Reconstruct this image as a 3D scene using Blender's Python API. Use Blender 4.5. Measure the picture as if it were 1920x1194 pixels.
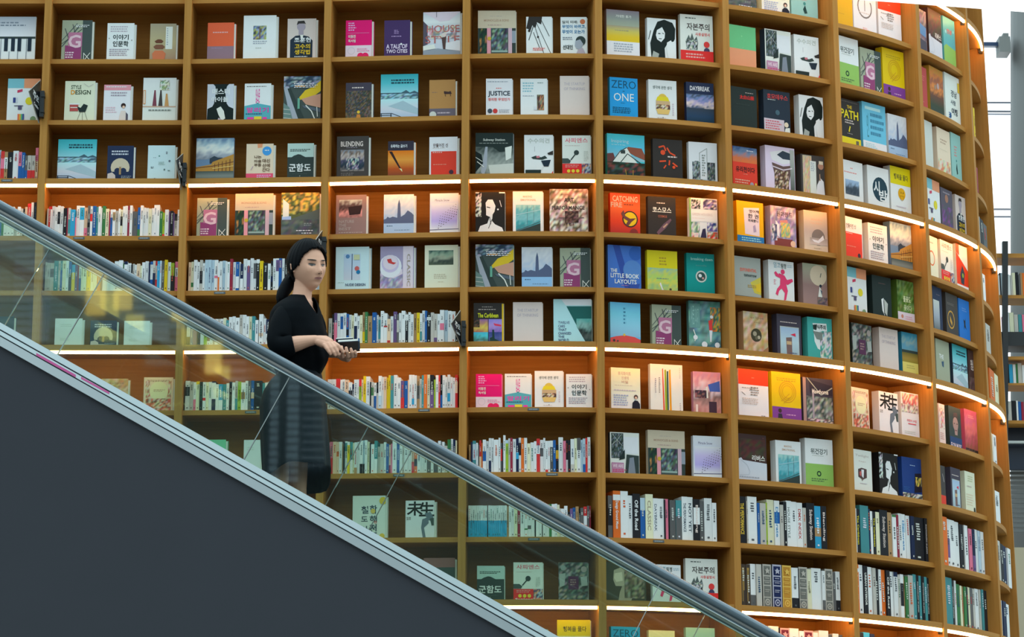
import bpy, bmesh, math, random
from mathutils import Vector, Matrix

for o in list(bpy.data.objects): bpy.data.objects.remove(o)
SC = bpy.context.scene
COL = SC.collection
W0, H0 = 1920, 1194

# ------------------------------------------------------------------ camera
ZO = 1.6                                   # eye height above the hall floor
FPX, PITCH, ROLL, CX, CY = 6948.5, 0.3713, 0.004274, -126.0, -1423.9
FWD = Vector((0, math.cos(PITCH), math.sin(PITCH)))
_up = Vector((0, -math.sin(PITCH), math.cos(PITCH)))
_ri = Vector((1, 0, 0))
RI = _ri*math.cos(ROLL) + _up*math.sin(ROLL)
UP = -_ri*math.sin(ROLL) + _up*math.cos(ROLL)
CAMLOC = Vector((0, 0, ZO))
cam_d = bpy.data.cameras.new('camera')
cam = bpy.data.objects.new('camera', cam_d); COL.objects.link(cam)
cam_d.sensor_width = 36.0; cam_d.sensor_fit = 'HORIZONTAL'
cam_d.lens = FPX/W0*36.0
cam_d.shift_x = -CX/W0; cam_d.shift_y = CY/W0
cam_d.clip_end = 300
M = Matrix((RI, UP, -FWD)).transposed().to_4x4(); M.translation = CAMLOC
cam.matrix_world = M
SC.camera = cam

# ------------------------------------------------------------------ world, exposure
SC.view_settings.view_transform = 'Standard'
SC.view_settings.look = 'None'
SC.view_settings.gamma = 1.0
SC.view_settings.use_curve_mapping = False
SC.view_settings.exposure = 0.0
wd = bpy.data.worlds.new('daylight'); SC.world = wd; wd.use_nodes = True
nt = wd.node_tree; nt.nodes.clear()
n_out = nt.nodes.new('ShaderNodeOutputWorld'); n_bg = nt.nodes.new('ShaderNodeBackground')
n_tc = nt.nodes.new('ShaderNodeTexCoord'); n_sep = nt.nodes.new('ShaderNodeSeparateXYZ')
n_rmp = nt.nodes.new('ShaderNodeValToRGB'); n_mr = nt.nodes.new('ShaderNodeMapRange')
n_mr.inputs['From Min'].default_value = -1; n_mr.inputs['From Max'].default_value = 1
nt.links.new(n_tc.outputs['Generated'], n_sep.inputs[0]); nt.links.new(n_sep.outputs['Z'], n_mr.inputs[0])
nt.links.new(n_mr.outputs[0], n_rmp.inputs[0]); nt.links.new(n_rmp.outputs[0], n_bg.inputs[0]); nt.links.new(n_bg.outputs[0], n_out.inputs[0])
cr = n_rmp.color_ramp
cr.elements[0].position = 0.0; cr.elements[0].color = (.06, .075, .08, 1)
cr.elements[1].position = 1.0; cr.elements[1].color = (1.7, 2.25, 2.4, 1)
for pos, c in ((.48, (.10, .13, .135, 1)), (.55, (.34, .43, .45, 1)), (.64, (.83, 1.1, 1.16, 1)), (.75, (1.5, 1.98, 2.1, 1))):
    e = cr.elements.new(pos); e.color = c
n_bg.inputs[1].default_value = .95
try:
    SC.cycles.use_denoising = True; SC.cycles.max_bounces = 8; SC.cycles.transparent_max_bounces = 12
    SC.cycles.caustics_reflective = False; SC.cycles.caustics_refractive = False
except Exception: pass

# ------------------------------------------------------------------ pixel <-> place
def ray(px, py):
    return (RI*((px-960-CX)/FPX) + UP*(-(py-597-CY)/FPX) + FWD)
def on_plane(px, py, p0, n):
    d = ray(px, py); return CAMLOC + d*((p0-CAMLOC).dot(n)/d.dot(n))
def at_y(px, py, y): return on_plane(px, py, Vector((0, y, 0)), Vector((0, 1, 0)))
def to_px(P):
    d = P-CAMLOC; z = d.dot(FWD); return (960+CX+FPX*d.dot(RI)/z, 597+CY-FPX*d.dot(UP)/z)

# ------------------------------------------------------------------ helpers
def lin(c):
    c = c/255.0; return c/12.92 if c <= .04045 else ((c+.055)/1.055)**2.4
def hexrgb(h):
    if len(h) == 3: h = h[0]*2+h[1]*2+h[2]*2
    return [lin(int(h[i:i+2], 16)) for i in (0, 2, 4)]
def albedo(h):                              # seen colour under this hall's cool daylight -> surface colour
    r, g, b = [v**1.08 for v in hexrgb(h)]
    return (min(.86, r*1.42), min(.86, g*1.17), min(.86, b*1.08))
def tag(o, label=None, cat=None, group=None, kind=None):
    if label: o['label'] = label
    if cat: o['category'] = cat
    if group: o['group'] = group
    if kind: o['kind'] = kind
    return o
def empty(name, loc=(0, 0, 0), rz=0):
    o = bpy.data.objects.new(name, None); COL.objects.link(o); o.location = loc; o.rotation_euler = (0, 0, rz)
    o.empty_display_size = .1
    return o
class MB:
    def __init__(s): s.v = []; s.f = []; s.c = []; s.m = []
    def poly(s, pts, col=(1, 1, 1), m=0):
        b = len(s.v); s.v += [tuple(p) for p in pts]; s.f.append(tuple(range(b, b+len(pts)))); s.c.append(col); s.m.append(m)
    def hexa(s, P, col=(1, 1, 1), m=0, skip=()):   # 8 corners: bottom 0-3 ccw, top 4-7
        b = len(s.v); s.v += [tuple(p) for p in P]
        for i, q in enumerate(((3, 2, 1, 0), (4, 5, 6, 7), (0, 1, 5, 4), (1, 2, 6, 5), (2, 3, 7, 6), (3, 0, 4, 7))):
            if i in skip: continue
            s.f.append(tuple(b+j for j in q)); s.c.append(col); s.m.append(m)
    def box(s, x0, y0, z0, x1, y1, z1, col=(1, 1, 1), m=0):
        s.hexa([(x0, y0, z0), (x1, y0, z0), (x1, y1, z0), (x0, y1, z0), (x0, y0, z1), (x1, y0, z1), (x1, y1, z1), (x0, y1, z1)], col, m)
    def tube(s, pts, r, n=8, col=(1, 1, 1), m=0, ry=None, cap=True):
        pts = [Vector(p) for p in pts]; rings = []
        for i, p in enumerate(pts):
            t = (pts[min(i+1, len(pts)-1)]-pts[max(i-1, 0)]).normalized()
            a = Vector((0, 0, 1)) if abs(t.z) < .9 else Vector((0, 1, 0))
            u = t.cross(a).normalized(); w = u.cross(t).normalized()
            rr = r[i] if isinstance(r, (list, tuple)) else r
            r2 = rr if ry is None else ry
            b = len(s.v); s.v += [tuple(p+u*math.cos(k*2*math.pi/n)*rr+w*math.sin(k*2*math.pi/n)*r2) for k in range(n)]; rings.append(b)
        for a, b in zip(rings, rings[1:]):
            for k in range(n):
                s.f.append((a+k, a+(k+1) % n, b+(k+1) % n, b+k)); s.c.append(col); s.m.append(m)
        if cap:
            s.f.append(tuple(rings[0]+k for k in range(n))[::-1]); s.c.append(col); s.m.append(m)
            s.f.append(tuple(rings[-1]+k for k in range(n))); s.c.append(col); s.m.append(m)
    def mesh(s, name, mats):
        me = bpy.data.meshes.new(name); me.from_pydata(s.v, [], s.f)
        for m in mats: me.materials.append(m)
        me.polygons.foreach_set('material_index', s.m)
        at = me.color_attributes.new('col', 'FLOAT_COLOR', 'CORNER'); buf = []
        for p, c in zip(s.f, s.c):
            if c and isinstance(c[0], (tuple, list)):
                for cc in c: buf += [*cc, 1.0]
            else: buf += [c[0], c[1], c[2], 1.0]*len(p)
        at.data.foreach_set('color', buf)
        me.update(); return me
    def build(s, name, mats, parent=None, smooth=False, loc=None, rz=None):
        me = s.mesh(name, mats if isinstance(mats, list) else [mats])
        if smooth:
            me.polygons.foreach_set('use_smooth', [True]*len(me.polygons))
        o = bpy.data.objects.new(name, me); COL.objects.link(o)
        if parent: o.parent = parent
        if loc: o.location = loc
        if rz is not None: o.rotation_euler = (0, 0, rz)
        return o
def fix_normals(o):
    bm = bmesh.new(); bm.from_mesh(o.data); bmesh.ops.recalc_face_normals(bm, faces=bm.faces); bm.to_mesh(o.data); bm.free()

# ------------------------------------------------------------------ materials
def new_mat(name):
    m = bpy.data.materials.new(name); m.use_nodes = True; t = m.node_tree
    return m, t, t.nodes['Principled BSDF']
def mat(name, c, rough=.6, metal=0, spec=.5, noise=0, nscale=30, emit=None, es=0):
    m, t, b = new_mat(name)
    b.inputs['Base Color'].default_value = (*c, 1); b.inputs['Roughness'].default_value = rough
    b.inputs['Metallic'].default_value = metal; b.inputs['Specular IOR Level'].default_value = spec
    if noise:
        nz = t.nodes.new('ShaderNodeTexNoise'); nz.inputs['Scale'].default_value = nscale; nz.inputs['Detail'].default_value = 4
        tc = t.nodes.new('ShaderNodeTexCoord'); mx = t.nodes.new('ShaderNodeMix'); mx.data_type = 'RGBA'
        t.links.new(tc.outputs['Object'], nz.inputs[0]); t.links.new(nz.outputs[0], mx.inputs[0])
        mx.inputs[6].default_value = (*[v*(1-noise) for v in c], 1); mx.inputs[7].default_value = (*[min(1, v*(1+noise)) for v in c], 1)
        t.links.new(mx.outputs[2], b.inputs['Base Color'])
    if emit: b.inputs['Emission Color'].default_value = (*emit, 1); b.inputs['Emission Strength'].default_value = es
    return m
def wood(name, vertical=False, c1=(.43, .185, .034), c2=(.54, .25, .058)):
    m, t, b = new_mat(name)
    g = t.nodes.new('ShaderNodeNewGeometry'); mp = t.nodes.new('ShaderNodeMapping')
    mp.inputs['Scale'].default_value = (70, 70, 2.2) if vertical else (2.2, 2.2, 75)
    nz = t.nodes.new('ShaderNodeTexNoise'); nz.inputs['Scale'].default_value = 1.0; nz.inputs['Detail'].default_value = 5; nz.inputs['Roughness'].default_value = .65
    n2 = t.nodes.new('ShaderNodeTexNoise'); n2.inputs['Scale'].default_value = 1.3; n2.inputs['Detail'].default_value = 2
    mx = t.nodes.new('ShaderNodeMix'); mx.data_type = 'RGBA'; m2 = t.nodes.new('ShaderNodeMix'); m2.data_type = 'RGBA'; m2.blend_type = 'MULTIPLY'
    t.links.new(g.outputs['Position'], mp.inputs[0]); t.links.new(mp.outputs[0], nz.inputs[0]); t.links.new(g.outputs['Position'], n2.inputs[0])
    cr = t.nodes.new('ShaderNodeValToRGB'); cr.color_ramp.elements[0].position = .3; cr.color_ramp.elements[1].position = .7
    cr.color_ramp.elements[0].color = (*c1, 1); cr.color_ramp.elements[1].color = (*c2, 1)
    t.links.new(nz.outputs[0], cr.inputs[0])
    c3 = t.nodes.new('ShaderNodeValToRGB'); c3.color_ramp.elements[0].color = (.86, .84, .8, 1); c3.color_ramp.elements[1].color = (1.05, 1.05, 1.05, 1)
    t.links.new(n2.outputs[0], c3.inputs[0]); m2.inputs[0].default_value = 1
    t.links.new(cr.outputs[0], m2.inputs[6]); t.links.new(c3.outputs[0], m2.inputs[7]); t.links.new(m2.outputs[2], b.inputs['Base Color'])
    b.inputs['Roughness'].default_value = .55; b.inputs['Specular IOR Level'].default_value = .18
    bp = t.nodes.new('ShaderNodeBump'); bp.inputs['Strength'].default_value = .15; bp.inputs['Distance'].default_value = .001
    t.links.new(nz.outputs[0], bp.inputs['Height']); t.links.new(bp.outputs[0], b.inputs['Normal'])
    return m
def attr_mat(name, rough, spec=.4, noise=.06, scale=60):
    m, t, b = new_mat(name)
    a = t.nodes.new('ShaderNodeAttribute'); a.attribute_name = 'col'
    nz = t.nodes.new('ShaderNodeTexNoise'); nz.inputs['Scale'].default_value = scale; tc = t.nodes.new('ShaderNodeTexCoord')
    mx = t.nodes.new('ShaderNodeMix'); mx.data_type = 'RGBA'; mx.blend_type = 'MULTIPLY'; mx.inputs[0].default_value = 1
    cr = t.nodes.new('ShaderNodeValToRGB'); cr.color_ramp.elements[0].color = (1-noise,)*3+(1,); cr.color_ramp.elements[1].color = (1, 1, 1, 1)
    t.links.new(tc.outputs['Object'], nz.inputs[0]); t.links.new(nz.outputs[0], cr.inputs[0])
    t.links.new(a.outputs['Color'], mx.inputs[6]); t.links.new(cr.outputs[0], mx.inputs[7]); t.links.new(mx.outputs[2], b.inputs['Base Color'])
    b.inputs['Roughness'].default_value = rough; b.inputs['Specular IOR Level'].default_value = spec
    return m
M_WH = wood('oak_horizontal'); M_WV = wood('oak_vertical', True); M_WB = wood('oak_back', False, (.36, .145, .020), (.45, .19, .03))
M_PRINT = attr_mat('printed_cover', .5, .18, .05, 40)
M_PAPER = mat('page_paper', (.78, .76, .70), .9, noise=.06, nscale=200)
M_LED = mat('led_strip', (1, .9, .8), .5, emit=(1, .55, .22), es=19)
M_STEEL = mat('brushed_steel', (.62, .66, .68), .32, .9, noise=.04, nscale=8)
M_DGREY = mat('graphite_panel', (.036, .037, .046), .5, 0, .22, noise=.05, nscale=3)
M_RUBBER = mat('handrail_rubber', (.10, .135, .165), .22, 0, .7)
M_BLACK = mat('black_plastic', (.012, .013, .015), .45)
# ------------------------------------------------------------------ the curved bookcase
_N = [[-2.2931, 21.069], [-1.4779, 21.0563], [-0.668, 20.9926], [0.1293, 20.9007], [0.8935, 20.8807], [1.6451, 21.1086], [2.3314, 21.5267], [2.8993, 22.1166], [3.3114, 22.8319], [3.5225, 23.5697]]
_L = [-0.00514, -0.0042, 0.00154, 0.00681, 0.0043, 0.00225, -4e-05, -0.00258, -0.00869, -0.01055]
_N = [[-3.093, 21.082]]+_N; _L = [-.00514]+_L
ZR = {-2: 6.17, -1: 5.81, 0: 5.4488, 1: 5.0906, 2: 4.7325, 3: 4.3868, 4: 4.0637, 5: 3.7517, 6: 3.4424, 7: 3.0844, 8: 2.731, 9: 2.3828, 10: 2.0465, 11: 1.71, 12: 1.37}
ZR = {k: v+ZO for k, v in ZR.items()}
LEDROWS = (-1, 3, 6, 10)
HT = .021; DEPTH = .30; TH = .027
NB = 10
def node(i, z):
    x, y = _N[i]; return Vector((x+_L[i]*(z-ZR[3]), y, 0))
_dir = []
for k in range(1, 11):
    a, b = Vector((*_N[k-1], 0)), Vector((*_N[k], 0)); _dir.append((b-a).normalized())
def inward(d): return Vector((-d.y, d.x, 0))
_mit = []
for i in range(11):
    if i == 0: m = inward(_dir[0])
    elif i == 10: m = inward(_dir[9])
    else:
        a, b = inward(_dir[i-1]), inward(_dir[i]); m = (a+b).normalized(); m = m/ m.dot(a)
    _mit.append(m)
_ang = [math.atan2(d.y, d.x) for d in _dir]
_sag = []
for k in range(10):
    d = (_ang[min(k+1, 9)]-_ang[max(k-1, 0)])/2 if k < 9 else .24
    _sag.append(max(0, .8*d/8))
def CW(k, t, n, z):                       # point in bay k at fraction t, n metres behind the front line, height z
    A = node(k-1, z)+_mit[k-1]*n; B = node(k, z)+_mit[k]*n
    p = A.lerp(B, t) - inward(_dir[k-1])*(_sag[k-1]*4*t*(1-t))
    p.z = z; return p
def CWf(k, t, n, z):                      # the same on the flat chord
    A = node(k-1, z)+_mit[k-1]*n; B = node(k, z)+_mit[k]*n
    p = A.lerp(B, t); p.z = z; return p
def chord(k, z=None):
    return (Vector((*_N[k], 0))-Vector((*_N[k-1], 0))).length
TLO, THI = ZR[12]-.1, ZR[-2]+.3
case = tag(empty('bookcase', (0, 21.1, 0)), 'tall curved oak bookcase wall with lit shelves full of books', 'bookcase')
def child(mb, name, mats, parent, smooth=False):
    o = mb.build(name, mats, None, smooth); o.parent = parent
    pl = Vector((0, 0, 0)); q = parent
    while q: pl += q.location; q = q.parent
    o.location = -pl
    return o
def shelf_mesh(k, r, seg=8):
    led = r in LEDROWS
    t0 = HT/chord(k); t1 = 1-t0; n0 = 0.0 if led else .034; z1 = ZR[r]; th = .032 if led else TH; z0 = z1-th
    mb = MB()
    for i in range(seg):
        a = t0+(t1-t0)*i/seg; b = t0+(t1-t0)*(i+1)/seg
        q = [CW(k, a, n0, z0), CW(k, b, n0, z0), CWf(k, b, DEPTH, z0), CWf(k, a, DEPTH, z0), CW(k, a, n0, z1), CW(k, b, n0, z1), CWf(k, b, DEPTH, z1), CWf(k, a, DEPTH, z1)]
        sk = [4]
        if i: sk.append(5)
        if i < seg-1: sk.append(3)
        mb.hexa(q, skip=sk)
    return mb
PLATES = [(1, 3, 13), (2, 4, 148), (2, 4, 270), (3, 5, 412), (3, 7, 470), (4, 7, 795), (4, 8, 748), (5, 7, 1000), (5, 8, 1035), (5, 9, 1001), (6, 9, 1235)]
shelves = {}
for k in range(1, 11):
    for r in range(-2, 13):
        mb = shelf_mesh(k, r, 8 if k > 4 else 4)
        sh = child(mb, 'shelf', M_WH, case); shelves[k, r] = sh
        if r in LEDROWS:
            mb = MB(); seg = 10; t0 = (HT+.006)/chord(k); t1 = 1-t0; z1 = ZR[r]-.0325; z0 = z1-.0165
            for i in range(seg):
                a = t0+(t1-t0)*i/seg; b = t0+(t1-t0)*(i+1)/seg
                mb.hexa([CW(k, a, .001, z0), CW(k, b, .001, z0), CW(k, b, .013, z0), CW(k, a, .013, z0), CW(k, a, .001, z1), CW(k, b, .001, z1), CW(k, b, .013, z1), CW(k, a, .013, z1)])
            ls = child(mb, 'light_strip', M_LED, sh); ls['label'] = 'glowing warm white light strip'
            if k >= 6:
                mb = MB(); a = t1+.001; b = t1+.018/chord(k); z0 -= .012
                mb.hexa([CW(k, a, .004, z0), CW(k, b, .004, z0), CW(k, b, .03, z0), CW(k, a, .03, z0), CW(k, a, .004, z1), CW(k, b, .004, z1), CW(k, b, .03, z1), CW(k, a, .03, z1)])
                child(mb, 'cable_clip', M_BLACK, sh)
M_PLATE = mat('plate_grey', (.11, .12, .13), .4, .3)
M_PLATEMARK = mat('plate_mark', (.4, .42, .42), .5)
for k, r, px in PLATES:
    n0 = (0.0 if r in LEDROWS else .034)
    p = on_plane(px, 0, CWf(k, .5, n0, ZR[r]), inward(_dir[k-1]))
    A, B = CWf(k, 0, n0, 0), CWf(k, 1, n0, 0); t = (Vector((p.x, p.y, 0))-A).dot(B-A)/(B-A).length_squared
    # refine with the right height
    for _ in range(4):
        q = CW(k, t, n0, ZR[r]-.013); t += (px-to_px(q)[0])/260.
    mb = MB(); w = .032/chord(k)
    a, b = t-w, t+w; z0, z1 = ZR[r]-.0195, ZR[r]-.0065
    mb.hexa([CW(k, a, n0-.0025, z0), CW(k, b, n0-.0025, z0), CW(k, b, n0-.0002, z0), CW(k, a, n0-.0002, z0), CW(k, a, n0-.0025, z1), CW(k, b, n0-.0025, z1), CW(k, b, n0-.0002, z1), CW(k, a, n0-.0002, z1)])
    for j in range(7):
        a2 = t-w*.75+w*1.5*j/7; b2 = a2+w*.13; zz = (z0+z1)/2
        mb.poly([CW(k, a2, n0-.0032, zz-.003), CW(k, b2, n0-.0032, zz-.003), CW(k, b2, n0-.0032, zz+.003), CW(k, a2, n0-.0032, zz+.003)], m=1)
    child(mb, 'label_plate', [M_PLATE, M_PLATEMARK], shelves[k, r])
for i in range(0, 11):
    m = _mit[i].normalized(); s = Vector((m.y, -m.x, 0)); mb = MB()
    h = HT if i < 10 else .012
    dep = DEPTH+.02
    P = []
    for z in (TLO, THI):
        c = node(i, z)
        for sx, nn in ((-1, -.006), (1, -.006), (1, dep), (-1, dep)):
            q = c+s*(sx*h)+m*nn; q.z = z; P.append(q)
    mb.hexa(P)
    child(mb, 'divider' if i < 10 else 'end_panel', M_WV, case)
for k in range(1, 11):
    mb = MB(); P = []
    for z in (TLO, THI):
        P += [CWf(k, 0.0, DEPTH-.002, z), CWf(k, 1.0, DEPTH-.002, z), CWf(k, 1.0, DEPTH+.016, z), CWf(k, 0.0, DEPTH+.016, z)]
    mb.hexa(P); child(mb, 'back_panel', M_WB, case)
mb = MB(); P = []
for z in (0, TLO):                         # plinth under the lowest shelf in view
    pass
for k in range(1, 11):
    mb.hexa([CWf(k, 0, .0, 0), CWf(k, 1, .0, 0), CWf(k, 1, DEPTH, 0), CWf(k, 0, DEPTH, 0), CWf(k, 0, .0, TLO), CWf(k, 1, .0, TLO), CWf(k, 1, DEPTH, TLO), CWf(k, 0, DEPTH, TLO)])
child(mb, 'lower_cabinet', M_WH, case)

# ------------------------------------------------------------------ room
M_FLOOR = mat('floor_tile', (.30, .29, .27), .35, noise=.1, nscale=2)
mb = MB(); mb.poly([(-30, -25, 0), (30, -25, 0), (30, 45, 0), (-30, 45, 0)]); tag(mb.build('floor', M_FLOOR), kind='structure')
M_CEIL = mat('ceiling_white_emit', (.9, .9, .9), .6, emit=(.97, .99, 1), es=1.25)  # emission added to the white ceiling so it renders fully bright
pA = at_y(1642, 2, 20.85)
def solve_y(px, py, z):
    d = ray(px, py); return CAMLOC+d*((z-CAMLOC.z)/d.z)
pB = solve_y(1897, 21, pA.z)
dv = (pB-pA); pA2 = pA-dv*.6; pB2 = pB+dv*3; back = Vector((0, -1, 0))*3.0; upz = Vector((0, 0, .25))
mb = MB(); mb.hexa([pA2+back, pB2+back, pB2, pA2, pA2+back+upz, pB2+back+upz, pB2+upz, pA2+upz]); tag(mb.build('ceiling', M_CEIL), kind='structure')
# ------------------------------------------------------------------ escalator
YN, YF = 17.45, 18.42
_a, _b = at_y(0, 651, YN-.06), at_y(971, 1194, YN-.06)
_r1, _r2 = at_y(0, 373, YN), at_y(1420, 1168.5, YN)
TA = -((_b.z-_a.z)/(_b.x-_a.x)+(_r2.z-_r1.z)/(_r2.x-_r1.x))/2
ZA = ((_a.z+TA*_a.x)+(_b.z+TA*_b.x))/2
HR = ((_r1.z+TA*_r1.x)+(_r2.z+TA*_r2.x))/2-ZA
ANG = math.atan(TA)
def Q(s, h, y): return Vector((s, y, ZA-TA*s+h))
print('ESC', TA, math.degrees(ANG), ZA, HR)
S0, S1 = -3.6, 4.6
esc = tag(empty('escalator', (0, (YN+YF)/2, 0)), 'escalator descending to the right with glass sides and dark grey cladding', 'escalator')
def strip(name, h0, h1, y0, y1, m, s0=S0, s1=S1, parent=esc):
    mb = MB(); mb.hexa([Q(s0, h0, y0), Q(s1, h0, y0), Q(s1, h0, y1), Q(s0, h0, y1), Q(s0, h1, y0), Q(s1, h1, y0), Q(s1, h1, y1), Q(s0, h1, y1)])
    return child(mb, name, m, parent)
M_ALU = mat('light_aluminium', (.70, .77, .79), .38, .75)
M_GROOVE = mat('dark_groove', (.03, .045, .055), .5)
M_BRONZE = mat('guide_steel', (.30, .285, .27), .3, .85)
M_SEAL = mat('joint_seal', (.30, .32, .31), .4)
M_PINK = mat('deck_pink', (.62, .10, .30), .5)
mg, tg, bg = new_mat('tinted_glass'); tg.nodes.remove(bg)
tr = tg.nodes.new('ShaderNodeBsdfTransparent'); tr.inputs[0].default_value = (.885, .955, .905, 1)
gl = tg.nodes.new('ShaderNodeBsdfGlossy'); gl.inputs['Roughness'].default_value = .02; gl.inputs[0].default_value = (.85, 1, .93, 1)
fr = tg.nodes.new('ShaderNodeFresnel'); fr.inputs[0].default_value = 1.5
mxs = tg.nodes.new('ShaderNodeMixShader'); tg.links.new(fr.outputs[0], mxs.inputs[0]); tg.links.new(tr.outputs[0], mxs.inputs[1]); tg.links.new(gl.outputs[0], mxs.inputs[2])
tg.links.new(mxs.outputs[0], tg.nodes['Material Output'].inputs[0])
# solid side cladding down to the floor (one panelled face)
mb = MB(); y0, y1 = YN-.06, YF+.06
s_end = min(S1, (ZA-.02)/TA)
for ya, yb in ((y0, y0+.05), (y1-.05, y1)):
    mb.hexa([Vector((S0, ya, 0)), Vector((s_end, ya, 0)), Vector((s_end, yb, 0)), Vector((S0, yb, 0)), Q(S0, 0, ya), Q(s_end, 0, ya), Q(s_end, 0, yb), Q(S0, 0, yb)])
child(mb, 'side_cladding', M_DGREY, esc)
for sg, Y, nm in ((1, YN, 'near'), (-1, YF, 'far')):
    def yy(a, b):
        return (Y-a, Y+b) if sg == 1 else (Y-b, Y+a)
    d = yy(.078, .02); strip('deck_trim', 0, .042, *d, M_STEEL)
    d = yy(.055, .02); strip('deck_groove', .042, .050, *d, M_GROOVE)
    d = yy(.062, .02); strip('deck_trim', .050, .070, *d, M_ALU)
    d = yy(.045, .02); strip('deck_groove', .070, .078, *d, M_GROOVE)
    d = yy(.052, .02); strip('deck_trim', .078, .108, *d, M_ALU)
    d = yy(-.02, .05) ; strip('inner_skirt', -.45, .06, *d, M_STEEL)
    # handrail and its guide
    HRX = HR if sg == 1 else HR+.10
    mb = MB(); n = 24
    mb.tube([Q(S0+(S1-S0)*i/n, HRX-.02, Y) for i in range(n+1)], .042, 16, ry=.021)
    child(mb, 'handrail', M_RUBBER, esc, True)
    strip('handrail_guide', HRX-.045, HRX-.038, Y-.022, Y+.022, M_GROOVE)
    strip('handrail_guide', HRX-.056, HRX-.045, Y-.022, Y+.022, M_BRONZE)
    strip('handrail_guide', HRX-.064, HRX-.056, Y-.016, Y+.016, M_RUBBER)
    strip('handrail_guide', HRX-.069, HRX-.064, Y-.014, Y+.014, M_ALU)
    # glass panes, joints square to the slope
    hm = (.10+HR-.10)/2
    pxs = [(148, 598), (497, 787), (1193, 1132)] if sg == 1 else [(36, 440), (632, 796), (712, 913), (1262, 1140)]
    joints = sorted(at_y(x, y, Y).x for x, y in pxs)
    edges = [S0]+joints+[S1]
    def J(s, h, dy):                       # point on the joint line through s at mid height, square to the slope
        L = h-hm; ds = L*math.sin(ANG)*math.cos(ANG); return Q(s+ds, h, Y+dy)
    for a, b in zip(edges, edges[1:]):
        a2, b2 = a+.0015, b-.0025; mb = MB(); h0, h1 = .095, HRX-.066
        mb.hexa([J(a2, h0, -.006), J(b2, h0, -.006), J(b2, h0, .006), J(a2, h0, .006), J(a2, h1, -.006), J(b2, h1, -.006), J(b2, h1, .006), J(a2, h1, .006)])
        o = child(mb, 'glass_pane', mg, esc)
        if b in joints:
            mb = MB(); mb.hexa([J(b2, h0, -.0065), J(b+.001, h0, -.0065), J(b+.001, h0, .0065), J(b2, h0, .0065), J(b2, h1, -.0065), J(b+.001, h1, -.0065), J(b+.001, h1, .0065), J(b2, h1, .0065)])
            child(mb, 'joint_seal', M_SEAL, esc)
# pink strips along the near deck
mb = MB()
for (x0, y0, x1, y1, w) in ((0, 634, 48, 661, 5), (68, 664, 142, 705, 5), (152, 708, 205, 737, 4)):
    a, b = at_y(x0, y0, YN-.063), at_y(x1, y1, YN-.063); dz = Vector((0, 0, w/400/2)); dy = Vector((0, .003, 0)); f = Vector((0, -.0005, 0))
    mb.hexa([a-dz+f, b-dz+f, b-dz+dy, a-dz+dy, a+dz+f, b+dz+f, b+dz+dy, a+dz+dy])
o = child(mb, 'pink_strip', M_PINK, esc); o['label'] = 'pink strip along the deck'
# steps
WS = at_y(556, 900, 17.96).x               # where the woman stands
HS = -.235
TREAD_Z = ZA-TA*WS+HS
RUN = .40
for i in range(-7, 8):
    s = WS+i*RUN; z = TREAD_Z-i*RUN*TA; mb = MB(); ya, yb = YN+.055, YF-.055
    mb.box(s-RUN*.5, ya, z-.02, s+RUN*.5-.004, yb, z)
    mb.box(s-RUN*.5, ya, z-RUN*TA, s-RUN*.5+.012, yb, z-.02) if False else mb.box(s+RUN*.5-.016, ya, z-RUN*TA+.002, s+RUN*.5-.004, yb, z-.02)
    for j in range(22):
        yj = ya+.01+j*(yb-ya-.02)/22; mb.box(s-RUN*.48, yj, z, s+RUN*.46, yj+.02, z+.006)
    child(mb, 'step', M_STEEL, esc)
# ------------------------------------------------------------------ printing on covers
_tc = {}
def letter_batch(keys):
    """turn every piece of lettering into flat outlines, all in one go"""
    obs = []
    for key in keys:
        if key in _tc: continue
        c = bpy.data.curves.new('lettering', 'FONT'); c.body = key[0]; c.size = 1; c.resolution_u = 2
        if key[1]: c.offset = .022
        o = bpy.data.objects.new('lettering', c); COL.objects.link(o); obs.append((key, o, c)); _tc[key] = None
    bpy.context.view_layer.update()
    for key, o, c in obs:
        me = bpy.data.meshes.new_from_object(o)
        vs = [(v.co.x, v.co.y) for v in me.vertices]; fs = [tuple(p.vertices) for p in me.polygons]
        if vs:
            x0 = min(v[0] for v in vs); x1 = max(v[0] for v in vs); y0 = min(v[1] for v in vs); y1 = max(v[1] for v in vs)
            vs = [((x-x0)/max(1e-6, x1-x0), (y-y0)/max(1e-6, y1-y0)) for x, y in vs]
        _tc[key] = (vs, fs); bpy.data.meshes.remove(me)
    for key, o, c in obs: bpy.data.objects.remove(o); bpy.data.curves.remove(c)
def text_polys(s, bold):
    if _tc.get((s, bold)) is None: letter_batch([(s, bold)])
    return _tc[(s, bold)]
def mixc(a, b, t): return tuple(a[i]*(1-t)+b[i]*t for i in range(3))
def pal(cols, v):
    v = max(0, min(.9999, v))*(len(cols)-1); i = int(v); return mixc(cols[i], cols[i+1], v-i) if len(cols) > 1 else cols[0]
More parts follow.
